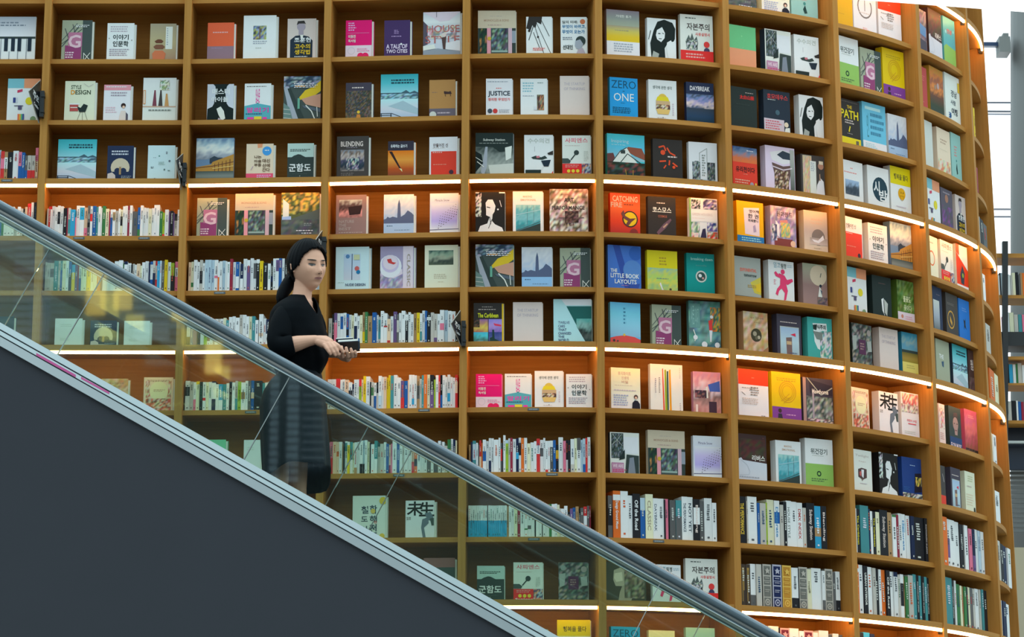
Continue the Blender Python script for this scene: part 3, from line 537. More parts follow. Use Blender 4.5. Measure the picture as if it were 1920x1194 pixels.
'cosmos': ('dark cover titled in white with a spiral galaxy', 'B 333;L 32 14 68 19 1 ccc;TB 16 26 84 38 cdd 코스모스;TB 36 45 68 51 965 COSMOS;P 656 30,88 56,66 80,52 84,56 64,76 36,94;P a98 52,74 68,64 70,67 56,77;C 54 97 3 bbb'),
'greenh': ('white and green cover with four small pictures', 'B dee;R 0 0 6 100 7a6;N 8 4 40 26 5 4 50 333 9ab dde 344;N 50 2 98 26 5 4 51 446 dce 88b 447;R 8 30 98 56 dee;T 10 36 82 42 bbb GREEN HOUSING;L 10 48 60 50 1 ccc;N 6 58 36 98 4 5 52 799 cdd 586 abb;P 335 36,100 46,74 56,72 60,100;N 62 58 98 78 4 3 53 348 dde 66a;N 62 80 98 98 4 3 54 b54 dee a33 786;N 6 84 30 98 3 2 55 b44 dcc'),
'layouts': ('blue cover titled THE LITTLE BOOK OF LAYOUTS', 'B 47c;P 35a 16,0 36,0 72,100 52,100;C 84 16 20 36b;C 74 54 28 58c;TB 8 53 28 61 def THE;TB 8 63 94 73 def LITTLE BOOK;TB 20 76 86 86 def LAYOUTS;L 40 89 86 91 1 b8b;P 35a 60,88 96,84 90,96 68,98'),
'yelgreen': ('yellow and green cover with a small heron', 'B cc2;L 40 16 66 38 3 a93;M 0 42 100 100 8 7 56 8ba bc6 9c7 cc5 8b8 bc6;P dde 40,80 44,76 50,90 58,100 50,100 46,90;C 76 92 4 554;L 30 66 84 70 1 798'),
'breaking': ('teal cover with an ornate medallion', 'B 088;G 0 0 100 100 077 199 088;T 16 10 94 19 9cc breaking dawn;T 34 27 72 31 599 novella;O 52 56 20 bcc 25;C 52 56 15 355;C 48 54 6 dee;C 58 60 4 b99'),
'bluehill': ('sky blue cover with a red hill', 'G 0 0 100 80 6be 7ce 8ce 8bd;P c55 0,84 20,80 50,77 80,80 100,86 100,100 0,100;L 44 12 52 54 5 48a;C 46 76 4 cb5;C 12 90 4 444;C 24 91 3 555'),
'heron': ('teal painting cover with white herons and flowers', 'N 0 0 100 100 6 8 58 588 699 577 7aa 478;R 4 6 36 56 699;T 8 8 18 50 9cc 사랑;T 20 12 32 54 9cc 이야기;N 68 12 100 62 6 7 59 587 c73 ba4 465 d84;C 72 32 5 dde;P c44 62,40 74,38 74,60 64,60;P dde 64,60 74,60 70,84 66,84;S cdd 3 14,60 20,72 18,84;C 20 76 7 dde;C 48 90 9 dde;C 88 90 8 dde'),
'yelphone': ('yellow cover with a tilted booklet and blue band', 'B ea0;P ccd 26,16 84,12 84,78 30,76;TB 46 18 84 26 333 영어책;TB 42 28 82 38 333 한 권;TB 42 40 80 47 333 외워봤니;P 99b 60,56 68,52 72,68 62,70;R 0 80 100 100 27b;L 16 84 90 94 2 8cd'),
'wonder': ('violet cover with busy cartoon room', 'N 0 0 100 100 8 9 60 99b bbd 88a cbc 77a;TB 24 12 86 24 433 원더랜드;P b88 36,34 66,30 68,38 38,40;N 40 38 76 72 6 5 61 cb5 8b8 db7 6aa;P dde 20,34 34,44 34,74 20,66;R 14 76 84 100 744;C 86 86 10 cba;N 4 44 24 82 3 4 62 346 dde 679'),
'openbook': ('grey cover with a small open book', 'G 0 0 100 100 bba aaa ccb;TB 32 18 80 23 ba9 MAKING;TB 28 27 78 32 ba9 QUIET;C 60 62 28 777;G 24 64 98 80 999 bbb;P dde 32,68 58,70 80,56 84,66 60,76 42,74;L 40 88 74 91 1 998'),
'tomorrow': ('grey cover with a yellow glow corner', 'B 9aa;P bb5 60,60 100,44 100,88 74,84;P cb3 74,66 100,58 100,82 82,80;TB 22 27 84 35 d76 EXPONENTIAL;TB 36 40 84 47 455 tomorrow;L 50 66 82 74 2 a95;R 0 94 100 100 344'),
'pinkman': ('white cover with a pink dancing figure', 'B dee;TB 20 4 48 18 9bc 열고;TB 50 6 70 18 455 탐정;L 74 8 96 16 2 9bc;C 56 26 8 d47;P d47 40,30 62,34 72,44 92,40 96,46 74,56 68,54 74,70 66,92 58,94 62,76 50,66 40,72 34,84 26,80 32,68 44,58 46,42 28,38 22,30 28,26 40,34;L 20 46 30 60 3 d9a'),
'moon': ('grey brown cover of figures before a moon', 'B 988;G 0 0 100 100 9a9 877 988;C 64 26 34 bba;S 566 3 72,30 76,20;P cdd 62,72 68,52 76,60 78,76 86,84 74,90 70,76 60,84;C 72 50 5 234;P 567 70,58 78,62 76,72;N 58 76 98 92 5 3 65 666 877 556'),
'parch': ('parchment cover with a dark knot emblem', 'N 0 0 100 100 6 8 66 ba8 a96 b97 cba;T 30 10 84 18 876 eclipse;L 44 24 70 27 1 986;C 52 55 22 443;C 46 52 8 998;C 62 60 6 aa9;C 52 62 6 665;P 975 80,90 100,80 100,100 70,100'),
'frame': ('dark grey cover framing a blue beach hut picture', 'B 445;L 14 17 90 21 1 ccc;R 12 28 90 98 abb;G 14 30 88 96 9bd acd 9bc;P 766 36,54 60,52 60,92 38,92;R 38 62 58 70 ba8;P c35 54,46 74,42 76,50;L 50 88 84 92 1 568'),
'tealline': ('teal cover with a white line portrait', 'B 4aa;P cee 22,14 78,12 80,30 62,34 56,60 70,80 40,72 28,56 26,36;P 344 22,18 40,16 36,30 24,28;N 50 30 96 98 6 9 67 cee 4aa dff 688;P 788 22,32 60,34 60,52 36,50;TB 26 16 74 27 233 채식주의'),
'hawth': ('large dark cover of a steel hall', 'B 445;R 0 0 10 100 988;N 12 40 98 100 9 7 68 566 899 344 788 abb;P 334 20,4 98,14 98,36 24,34;S 9aa 3 14,0 60,36;S 9aa 3 98,18 60,36;R 30 26 36 100 99a;TB 30 24 84 34 ddd Hawthorne;N 12 88 98 100 9 3 69 866 ccc 445'),
'creamwoman': ('cream cover with a woman in black', 'G 0 0 100 100 ddb ddc dde;TB 24 9 68 18 ba9 후지화이트;TB 36 20 60 28 ba9 인생의;TB 36 30 58 37 ba9 비밀;L 12 41 80 43 1 bbb;L 10 52 90 57 1 bbc;L 8 64 66 92 5 9ac;C 84 68 7 544;C 84 70 4 dba;P 223 70,100 72,82 80,76 90,77 97,84 98,100'),
'pencils': ('white cover with four coloured pencils', 'B ddd;P c53 37,10 40,8 44,100 39,100;P 9a2 44,12 48,10 50,100 45,100;P 355 51,14 56,14 56,100 51,100;P d92 58,12 63,10 65,100 59,100;P 8a3 46,12 49,12 52,100 49,100;L 26 28 32 62 8 999;L 14 30 18 62 8 99a;L 90 6 93 30 6 abb;L 90 80 93 98 4 99a'),
'pinkroom': ('pink cover of an airport lounge', 'M 0 0 100 100 8 8 70 a8a b89 ccd 766 b99 a77;P 46b 54,30 96,20 98,46 60,46;P cdd 46,36 52,34 54,62 48,62;N 6 44 48 62 6 3 71 434 866 334;P 434 56,70 84,70 84,100 56,100;R 8 78 16 96 dcc'),
'brownwhite': ('dark brown cover with white lower part', 'B 433;N 4 10 96 54 6 5 72 433 533 443;P bcd 0,54 10,51 16,56 100,60 100,100 0,100;TB 48 44 94 56 ddd 리버스;S abc 1.5 10,56 30,66 40,80 36,86 4,88;L 4 90 92 96 1 9ab;L 86 6 94 8 1 855'),
'arcface': ('black cover with a white geometric face', 'B 233;L 34 16 74 19 1 655;P dee 46,54 58,50 62,92 50,80;P abb 60,52 80,62 74,92 62,84;S 233 2 58,56 60,88'),
'green': ('grass green cover with white calligraphy and strip', 'N 0 0 100 100 7 9 73 573 685 462 795;TB 36 36 80 50 cdb 풀꽃도;TB 38 56 84 70 bca 꽃이다;R 0 74 100 100 ccd;C 26 84 7 b87;L 44 82 88 92 2 dab'),
'bwgroup': ('black and white group photograph with purple label', 'N 0 0 100 100 9 12 74 344 677 444 566 999;C 16 14 9 899;C 86 18 10 999;P 9aa 2,30 24,28 20,60 4,64;P 9aa 74,38 96,36 98,60 78,62;R 33 36 68 70 535;L 40 44 60 62 3 988'),
'field': ('cover of a yellow field beneath a blue sky', 'M 0 0 100 40 6 5 75 38a 49b 8aa 59b 69a;R 0 40 100 48 344;G 0 46 100 72 663 984 883;R 0 68 100 100 cc7;L 26 74 84 84 2 aa6;C 90 94 8 cc2'),
'fox': ('cream cover with a wreath of red foxes', 'B dcb;L 12 8 88 14 2 876;N 6 10 22 60 3 6 76 dcb b65 dcb dcb a87;N 80 10 94 60 3 6 77 dcb b65 dcb dcb a87;C 52 40 32 ddb;L 34 36 74 44 2 a98;N 8 62 94 98 8 5 78 c64 dcb a54 d87 754 cba'),
'misaeng': ('white cover with bold black strokes and a leaping suit', 'B dde;TB 4 2 60 40 222 未;TB 46 4 99 42 222 生;P 678 66,34 86,30 96,44 90,54 76,52;P 678 58,50 78,44 80,60 64,72 70,98 60,98 54,72;P 455 84,48 98,46 98,66 90,66;L 4 44 22 52 2 888'),
'whitepink': ('white cover with red painted streaks at top', 'B dde;N 6 2 98 44 8 5 79 c87 dcc 978 ddd b66;N 0 26 98 44 10 3 80 bbb 877 ddd;TB 30 58 84 64 c78 라틴어 수업;R 36 67 82 69 c56;L 14 84 90 92 2 bcc'),
'twilight': ('white cover with a dark apple emblem', 'B cdd;T 16 11 86 18 aaa Twilight;T 32 25 70 29 bbb Saga;P 544 28,46 46,42 72,44 72,64 50,70 28,64;P dde 44,46 58,46 54,66 46,62;P b66 34,52 44,50 42,62 34,60;L 36 78 72 81 1 aab;C 48 70 3 766'),
'bluehotel': ('cobalt cover with black buildings and yellow windows', 'B 248;L 42 17 76 20 1 9bd;P 223 66,36 98,34 98,78 60,82;N 68 44 98 66 5 3 81 dc5 223 334 cb6;N 0 84 100 100 9 3 82 cdd 233 999;L 6 70 40 80 3 36a'),
'purplephoto': ('purple photo cover with a blue umbrella', 'N 0 0 100 100 6 9 83 767 988 556 878;P 58b 20,30 96,38 90,60 30,56;P 445 10,66 96,70 96,100 10,100'),
'bear': ('light blue cover with red lettering over green', 'B 5ab;TB 30 22 70 32 b44 안녕;P 8b6 0,62 20,55 100,60 100,100 0,100;C 20 30 6 8cd;C 84 24 5 8cd'),
'redbook': ('dull red cover', 'B a44;L 20 20 76 34 3 b66;L 30 80 60 84 1 b77'),
'autumn': ('dark cover with autumn orange picture', 'M 0 0 100 60 7 8 84 a83 b73 854 c84 643;G 0 58 100 100 643 343 344;C 60 36 9 a99;C 40 40 7 987'),
'illus': ('white cover with blue ink drawings', 'B cdd;TB 40 30 80 44 345 경남;TB 36 50 70 60 456 사람;TB 40 66 80 80 345 여행;L 20 78 40 96 4 36a;R 86 10 98 30 db4;C 30 84 6 258'),
'greyface': ('pale grey cover', 'B bcc;L 6 50 30 80 6 9aa;C 10 70 8 788'),
'cream2': ('cream cover with peach lower picture', 'B dcb;L 26 22 74 34 2 a98;L 20 44 80 46 1 bba;N 4 66 96 100 6 4 85 d97 dcb c86 bcb'),
'mint': ('mint cover with a small black bird', 'B 8bb;L 30 26 60 50 4 b88;C 50 56 5 488;P 244 44,72 52,60 60,82 50,84'),
'darkpurple': ('grey cover with purple blotches', 'B 556;N 10 40 96 100 6 6 86 647 556 759 556;C 50 22 14 976;L 20 8 80 14 1 99a'),
'ring': ('white cover with an orange ring', 'B cdc;O 30 52 34 c74 18;L 10 14 60 20 1 899'),
'gun': ('white and red cover with diagonal band', 'B cdd;P c42 0,18 100,52 100,100 0,100;R 0 88 100 100 dde;P 345 30,66 50,44 70,60 60,86 36,84;C 52 66 8 8a4;P c42 0,0 26,0 26,24 0,18'),
'navyfog': ('navy cover with a pale picture', 'B 235;G 6 30 70 100 bcc 9ab 566;L 40 16 90 20 1 667'),
'darkring': ('charcoal cover with a gold ring emblem', 'B 444;O 40 60 30 b94 16;P b94 30,50 50,66 46,74 30,64;L 10 22 80 28 2 777'),
'blueman': ('bright blue cover with a falling dark figure', 'B 27c;P 234 40,46 52,50 60,42 58,58 66,70 50,64 42,72 46,58;L 30 20 76 30 2 69d'),
'greygreen': ('grey green cover with a small stag emblem', 'B 9a9;TB 24 32 56 42 dee THE;P 357 40,48 56,46 54,60 44,58'),
'darkmt': ('dark brown cover with white brush letters', 'B 433;TB 44 20 88 44 ccc 명심;N 0 60 100 100 6 4 87 544 433 655'),
'face': ('grey portrait cover of a man in black', 'B 344;C 54 40 22 988;P 988 38,40 72,40 66,66 46,66;P 544 34,30 40,14 68,12 74,28 64,22 44,22;R 38 38 48 40 333;R 60 38 70 40 333;R 46 54 62 56 644;R 0 72 100 100 247;TB 8 86 94 99 ccd ELON MUSK'),
'purpledusk': ('pink purple cover of a dusk sky', 'M 0 0 100 88 6 8 88 a57 b68 c77 a56 854;N 0 88 100 100 8 2 89 222 544;L 30 12 80 20 2 c99'),
'creamstrip': ('cream cover with small pink prints', 'B dcc;N 10 10 90 60 5 7 90 dcc c88 dcc 988 dcc;L 10 70 80 88 4 b99'),
'darkred': ('dark cover with red foot', 'B 444;S ccd 4 50,20 76,40;R 0 74 100 100 c43'),
'cream3': ('cream cover with tiny woman in black', 'B cdc;L 30 10 80 26 3 ab9;L 10 54 80 84 5 ccb;P 233 78,100 80,84 92,84 96,100;L 20 34 70 40 1 bbb'),
'nude': ('large white cover titled NUDE DESIGN', 'B bde;G 24 16 74 76 ace bcd;R 48 16 50 76 346;C 36 22 6 58b;C 64 50 7 b66;C 68 58 6 27a;R 54 18 72 30 bca;TB 30 84 90 90 457 NUDE DESIGN;L 8 81 28 83 1 9bb'),
'plates': ('violet grey cover of stacked white plates', 'B 99b;R 68 0 98 100 ccd;N 0 60 68 100 8 5 91 99b bbc 88a;P ccd 2,50 30,64 66,52 66,64 40,74 4,64;C 30 46 34 dde;C 30 40 26 bbd;C 30 37 22 ccd;P b44 20,30 32,28 36,36 48,38 40,42 24,38;V 80 18 90 92 998 CLASSIC'),
'creamland': ('cream cover with a dark landscape picture', 'B ddc;R 12 12 86 45 688;M 12 12 86 45 8 5 92 355 8a9 9a9 344 565;L 28 66 70 78 3 bba;L 40 83 60 85 1 bba'),
'cream': ('cream cover', 'B ddb;L 20 26 76 36 2 bb9'),
'litblue': ('pale aqua cover', 'B 9cc;L 40 24 60 34 2 7ab'),
'happy': ('yellow topped white cover with a smiling face', 'B dee;R 0 0 100 36 cc1;TB 18 14 88 26 663 행복을 풀다;C 54 54 18 da2;C 50 51 2.5 543;C 62 51 2.5 543;O 54 62 9 a82 14;R 40 50 70 58 da2;C 50 52 2 543;C 60 52 2 543;L 24 80 84 84 1 bbc;O 30 95 9 a98 20;O 50 95 9 a98 20;O 70 95 9 a98 20'),
'sibak': ('white cover with a large dark disc and brush letters', 'B dee;C 58 50 35 245;TB 28 32 56 62 dee 시;TB 52 50 90 76 dee 밤;L 50 94 66 97 1 678'),
'personw': ('white cover with a small blue photograph', 'B dee;L 40 16 56 20 1 c77;L 10 26 86 30 1 d88;M 14 44 80 78 7 5 93 9bd 8ac 456 345 567;L 20 88 76 92 1 bcc'),
'philo': ('white cover with brushed Korean lettering and yellow ring', 'B cdd;TB 26 24 48 42 456 철;TB 52 22 74 42 456 학;TB 26 48 46 60 456 도;TB 52 46 74 62 456 해;TB 26 70 48 88 456 사;TB 52 66 74 88 456 전;C 92 12 11 cb4;C 62 36 7 cb6;O 70 62 4 c44 30;C 90 94 8 cb5'),
'greenplain': ('plain light green cover', 'B 7ca;L 10 90 60 94 1 6b9'),
'white': ('plain white cover', 'B dee;L 20 20 70 32 2 bcc;L 20 70 60 80 2 bcc'),
'blonde': ('dark portrait cover of a woman with wavy blonde hair', 'B 443;P aa9 20,20 50,6 74,20 80,50 60,56 40,60 24,60 18,44;P ccb 22,28 40,24 42,46 26,50 20,40;P 998 40,60 60,50 70,80 60,100 30,100 34,76;N 46 14 96 90 6 8 94 665 887 443 998;P 443 0,0 18,0 14,60 30,66 22,100 0,100'),
'dark': ('dark cover seen through the glass', 'B 345;L 20 30 70 40 2 688'),
'rednote': ('dark cover with dull red top', 'B 455;R 0 0 100 22 866'),
}
_keys = set()
for _d, _s in DES.values():
    for _e in _s.split(';'):
        _a = _e.split()
        if _a and _a[0] in ('T', 'TB', 'V', 'VB'): _keys.add((' '.join(_a[6:]), _a[0].endswith('B')))
SPTX = ['A Design Ground Moon', 'Off the Road', 'CLASSIC', 'DAYBREAK', 'Decorate', 'HOUSE STYLE', 'DMX INDEX', 'Subway Station', 'The Caribbean', 'NATURE', 'PHOTOGRAPHY IN JAPAN', 'URBAN INTERIOR', 'Blending', 'THE PERFORMANCE', 'NOT YET', '주의', 'Caution']
letter_batch(sorted(_keys | {(t, True) for t in SPTX}))

# bay, row, x0, x1, ytop in a crop (ox, oy, scale), design
CR = {'A': (0, 0, .30151), 'B': (340, 0, .30151), 'C': (600, 0, .30151), 'D': (860, 0, .30151), 'E': (1120, 0, .30151), 'F': (1350, 0, .25126), 'H': (1620, 0, .25126),
'I': (1350, 260, .25126), 'H2': (1620, 280, .25126), 'J': (1350, 480, .25126), 'K': (1620, 560, .25126), 'L': (1580, 840, .28476), 'M': (600, 340, .30151), 'N': (860, 340, .30151),
'O': (860, 680, .26801), 'P': (860, 900, .24631), 'Q': (1120, 340, .30151), 'R': (1120, 680, .25126), 'S': (1350, 760, .25126), 'T': (1120, 900, .24631), 'U': (340, 340, .25126),
'V': (0, 340, .30151), 'W': (0, 600, .30151), 'X': (340, 600, .25126), 'C2': (600, 640, .30151)}
SHOW = '''A 1 1 -110 222 105 piano;A 2 1 385 572 127 G;A 2 1 666 833 145 inmun;A 2 1 933 1095 148 pagoda;A 1 2 47 248 490 swatch;A 2 2 403 590 505 styled;A 2 2 645 812 528 pinkwoman;A 2 2 890 1095 485 vases
A 2 3 360 600 867 mountain;A 2 3 667 830 907 tree;A 2 3 919 1088 905 palegreen;B 3 1 163 327 142 coral;B 3 1 387 590 97 whitepic;B 3 1 660 838 117 suit;B 3 2 161 325 524 master;B 3 2 393 557 520 malligi;B 3 2 637 867 475 escal
B 3 3 93 327 860 museum;B 3 3 404 572 895 peach;B 3 3 660 823 892 gunham;C 4 1 160 322 127 pink;C 4 1 400 560 127 purple;C 4 1 645 878 75 house;C 4 2 160 320 515 brownfig;C 4 2 378 610 462 mountain;C 4 2 680 842 497 khaki
C 4 3 105 303 848 blending;C 4 3 423 583 878 pen;C 4 3 680 855 852 redwhite;D 5 1 120 355 67 store;D 5 1 420 580 105 bwtree;D 5 1 634 797 107 futures;D 5 2 170 333 490 justice;D 5 2 385 550 490 whitecup;D 5 2 630 810 473 startup
D 5 3 105 340 827 subway;D 5 3 408 587 840 chess;D 5 3 648 828 843 sapiens;E 6 1 57 260 65 greyyel;E 6 1 310 488 117 bwface;E 6 1 515 717 95 capital;E 6 2 77 250 485 zero;E 6 2 318 492 500 burger;E 6 2 553 723 515 daybreak
E 6 3 60 293 837 roofs;E 6 3 345 528 868 redhangul;E 6 3 570 747 887 rocks;F 7 0 50 268 -150 park;F 7 0 310 515 -150 creamwoman;F 7 0 530 725 -120 mint;F 7 1 65 265 195 salmon;F 7 1 335 527 228 night;F 7 1 553 735 270 chess
F 7 2 82 272 655 black1;F 7 2 325 520 680 navyred;F 7 2 590 768 718 bwface;I 7 3 95 275 65 redsky;I 7 3 338 555 62 drum;I 7 3 604 778 125 yoga;F 8 0 857 985 -60 yellow;F 8 0 995 1160 -50 arc;H 8 0 105 270 -14 redtop
F 8 1 865 1028 280 greenwhite;F 8 1 1048 1198 372 G;H 8 1 145 308 377 two;F 8 2 890 1040 747 path;F 8 2 1062 1232 778 bluebox;H 8 2 182 320 865 bigben;I 8 3 912 1063 170 personw;H2 8 3 26 182 135 sibak;H2 8 3 214 377 145 happy
I 8 4 924 1060 590 redwhite;H2 8 4 32 172 562 inmun;H2 8 4 208 375 560 museum;I 8 5 944 1090 967 swatch;H2 8 5 62 200 950 arcface;H2 8 5 262 398 988 green;J 8 6 985 1130 510 bwgroup;K 8 6 115 252 225 startup;K 8 6 308 448 265 field
J 8 7 982 1110 987 fox;K 8 7 112 252 700 misaeng;K 8 7 290 430 708 whitepink;L 8 8 65 190 14 twilight;L 8 8 240 362 36 silhou;L 8 8 392 520 66 bluehotel
H 9 0 390 462 74 purplephoto;H 9 0 480 573 84 brownwhite;H 9 0 592 675 142 bear;H 9 1 413 467 503 redbook;H 9 1 490 587 514 autumn;H 9 1 606 713 568 illus;H 9 2 432 508 903 greyface;H 9 2 545 640 970 cream2;H 9 2 650 720 1004 mint
H2 9 3 457 562 228 swatch;H2 9 3 574 658 301 darkpurple;H2 9 3 690 770 358 suit;H2 9 4 484 548 655 ring;H2 9 4 572 663 692 sapiens;H2 9 4 688 770 722 gun;H2 9 5 512 580 1030 navyfog;H2 9 5 612 697 1084 darkring;H2 9 5 708 785 1126 blueman
K 9 6 537 635 314 greygreen;K 9 6 660 766 336 mountain;K 9 6 806 872 404 darkmt;K 9 7 560 603 788 creamstrip;K 9 7 634 722 812 face;K 9 7 752 843 836 purpledusk;L 9 8 642 675 118 darkred;L 9 8 712 775 134 frame;L 9 8 806 870 160 cream3
M 4 4 100 288 85 nature;M 4 4 397 583 82 bigben;M 4 4 685 865 75 dots;M 4 5 98 305 408 nude;M 4 5 375 583 405 plates;M 4 5 653 862 397 creamland;C2 4 9 203 408 960 philo;C2 4 9 532 712 990 misaeng
N 5 4 105 288 68 silhou;N 5 4 337 523 63 glass;N 5 4 565 802 48 perform;N 5 5 105 342 393 escal;N 5 5 392 580 410 bigb2;N 5 5 630 818 415 G;N 5 6 93 280 757 carib;N 5 6 338 520 752 startup;N 5 6 590 827 733 twelve
O 5 7 120 303 80 pink;O 5 7 323 507 78 malligi;O 5 7 532 730 58 burger;O 5 7 755 938 80 inmun;P 5 10 140 347 653 gunham;P 5 10 417 640 627 sapiens;P 5 10 760 985 627 bwgroup;P 5 11 750 1003 1065 happy;P 5 11 575 680 1137 litblue
Q 6 4 80 265 77 catch;Q 6 4 315 487 98 cosmos;Q 6 4 572 747 107 greenh;Q 6 5 65 270 400 layouts;Q 6 5 310 497 432 yelgreen;Q 6 5 555 727 450 breaking;Q 6 6 80 267 755 bluehill;Q 6 6 340 520 770 G;Q 6 6 569 767 742 heron
I 7 4 125 322 472 yelphone;I 7 4 376 565 509 wonder;I 7 4 630 808 543 openbook;I 7 5 107 302 885 tomorrow;I 7 5 362 550 913 pinkman;I 7 5 617 797 937 moon;J 7 6 174 355 420 parch;J 7 6 425 605 440 frame;J 7 6 655 840 463 tealline
J 7 7 137 358 850 redtop;J 7 7 385 600 870 two;J 7 7 625 852 915 hawth;R 6 7 102 320 40 creamwoman;R 6 7 395 635 14 pencils;R 6 7 715 920 70 pinkroom;R 6 8 95 312 522 night;R 6 8 377 652 507 store;R 6 8 716 925 548 dots
S 7 8 135 345 217 brownwhite;S 7 8 415 603 267 glass;S 7 8 635 840 252 greenwhite;T 6 10 65 370 630 blonde;T 6 10 420 635 645 pinkman;T 6 10 672 915 600 capital;T 6 11 105 325 1117 zero;T 6 11 393 590 1145 cream;T 6 11 675 895 1125 litblue
U 3 4 117 340 125 G;U 3 4 402 685 92 store;U 3 4 747 1030 85 park;V 2 6 340 510 853 white;V 2 6 560 725 865 tree;V 2 6 770 930 868 white;W 2 7 630 795 365 parch;W 2 7 893 1075 357 fox;X 3 8 160 330 893 greenplain;X 3 8 465 590 895 white
V 1 6 -90 85 840 dark;C2 4 10 655 860 1345 rednote'''
PLACED = {}
def cell_point(k, n, px, py):
    nn = inward(_dir[k-1]); z = ZR[3]
    for _ in range(3):
        p = on_plane(px, py, CWf(k, .5, n, z), nn); z = p.z
    return p
def fit_cell(k, p0, p1, thick):
    """keep a book clear of the dividers on both sides"""
    for it in range(8):
        dv = (p1-p0).normalized(); nn = inward(dv)
        for side, i in ((0, k-1), (1, k)):
            m = _mit[i].normalized(); s = Vector((m.y, -m.x, 0))
            if i == 10: pass
            for dd in (0, thick):
                q = (p0 if side == 0 else p1)+nn*dd; z = q.z; c = node(i, z)
                dist = (q-c).dot(s) if side == 0 else (c-q).dot(s)          # s points along the row
                need = HT+.006-dist
                if need > 0:
                    mv = dv*need/max(.3, abs(dv.dot(s)))
                    if side == 0:
                        p0 = p0+mv; p1 = p1+mv*(.5 if it < 5 else 0)
                    else:
                        p1 = p1-mv; p0 = p0-mv*(.5 if it < 5 else 0)
    return p0, p1
def make_display(k, r, p0, p1, h, des, thick, ext):
    w = (p1-p0).length; d = (p1-p0).normalized(); yaw = math.atan2(d.y, d.x)
    desc, spec = DES[des]
    rd = random.Random(hash_(des)+k*31+r)
    tk = spec.split(';')[0].split(); bc = albedo(tk[{'B': 1, 'R': 5, 'G': 5, 'N': 8, 'M': 8}[tk[0]]])
    if des in ('mountain', 'night', 'subway'): bc = albedo('345')
    mb = MB(); t = .0025
    mb.box(0, 0, 0, w, t, h, bc)                       # front board
    mb.box(0, thick-t, 0, w+ext, thick, h-ext*.5, bc)  # back board
    mb.box(0, t, 0, t, thick-t, h, bc)                 # spine
    draw(mb, spec, lambda u, v, dd: (u, -dd, v), w, h)
    o = mb.build('book', M_PRINT, None, loc=Vector((p0.x, p0.y, ZR[r]+.0008)), rz=yaw)
    pg = MB(); pg.box(t, t+.001, .002, w-.003+ext, thick-t, h-.003-ext*.5)
    pb = pg.build('page_block', M_PAPER, o)
    return o, desc
def hash_(s): return sum(ord(c)*(i+3) for i, c in enumerate(s))
cells = {}
for ln in SHOW.replace('\n', ';').split(';'):
    c, k, r, x0, x1, yt, des = ln.split(' '); k = int(k); r = int(r); ox, oy, s = CR[c]
    X0, X1, YT = ox+float(x0)*s, ox+float(x1)*s, oy+float(yt)*s
    nb = .075 if r in LEDROWS else .085
    if k >= 9: nb = .06
    p0 = cell_point(k, nb, X0, YT+30); p1 = cell_point(k, nb, X1, YT+30); pt = cell_point(k, nb, (X0+X1)/2, YT)
    if des == 'rednote': pt = cell_point(k, nb, (X0+X1)/2, 1046)
    h = pt.z-ZR[r]
    if h < .1: print('LOW', k, r, des, h); h = .2
    thick = {1: .022, 2: .022, 3: .024}.get(k, .026) if k < 6 else (.034 if k == 6 else .05)
    ext = .012 if k <= 4 and des not in ('piano', 'swatch', 'escal', 'museum', 'mountain') else (.005 if k == 5 else 0)
    dd = (p1-p0).normalized()*ext; p0, p1 = fit_cell(k, p0, p1+dd, thick); p1 = p1-dd; h = min(h, ZR[r-1]-ZR[r]-.038)
    o, desc = make_display(k, r, p0, p1, h, des, thick, ext)
    cells.setdefault((k, r), []).append((X0, o, des, desc))
for (k, r), L in cells.items(): L.sort(key=lambda t: t[0])
# ------------------------------------------------------------------ what each shown book is called
_byd = {}
for key, L in cells.items():
    for i, (x, o, des, desc) in enumerate(L): _byd.setdefault(des, []).append((key, i, o))
SN = {'G': 'purple G cover', 'inmun': 'small-sketch cover', 'dots': 'dotted wave cover', 'escal': 'escalator photo cover', 'museum': 'yellow arcade cover', 'bigben': 'clock tower cover', 'bigb2': 'dusky clock tower cover', 'park': 'autumn path cover',
      'pink': 'hot pink cover', 'mountain': 'turquoise mountain cover', 'malligi': 'pink-lettered blue cover', 'bwface': 'curly singer cover', 'silhou': 'thinking man cover', 'sapiens': 'spoon cover', 'capital': 'calligraphy title cover', 'suit': 'suited man cover',
      'burger': 'burger jar cover', 'night': 'fireworks cover', 'store': 'shop front cover', 'chess': 'black and white blocks cover', 'startup': 'pale grey plain-lettered cover', 'glass': 'teal glass picture cover', 'redwhite': 'white and red cover', 'gunham': 'mint and black cover',
      'creamwoman': 'cream woman cover', 'redtop': 'orange-topped white cover', 'two': 'yellow loops cover', 'swatch': 'colour block cover', 'greenwhite': 'white over green cover', 'frame': 'beach hut cover', 'bwgroup': 'group photograph cover', 'misaeng': 'bold black strokes cover',
      'pinkman': 'dancing pink figure cover', 'tree': 'navy tree cover', 'zero': 'blue ZERO cover', 'parch': 'parchment cover', 'fox': 'red foxes cover', 'mint': 'mint cover', 'litblue': 'pale aqua cover', 'roofs': 'half-timbered house cover', 'daybreak': 'DAYBREAK cover', 'justice': 'JUSTICE cover',
      'field': 'yellow field cover', 'darkmt': 'dark brown cover', 'purplephoto': 'blue umbrella cover', 'bear': 'blue and green cover', 'salmon': 'green and salmon cover', 'happy': 'smiling face cover', 'catch': 'golden bird ring cover', 'white': 'plain white cover', 'blonde': 'blonde portrait cover', 'perform': 'grey ART cover', 'hawth': 'steel hall cover', 'greyyel': 'grey and yellow cover', 'twelve': 'diagonal building cover', 'carib': 'Caribbean cover', 'subway': 'subway platform cover'}
def shortd(des):
    if des in SN: return SN[des]
    w = DES[des][0].split(' with ')[0].split(' titled ')[0].split(' of ')[0]
    return w
_used = {}
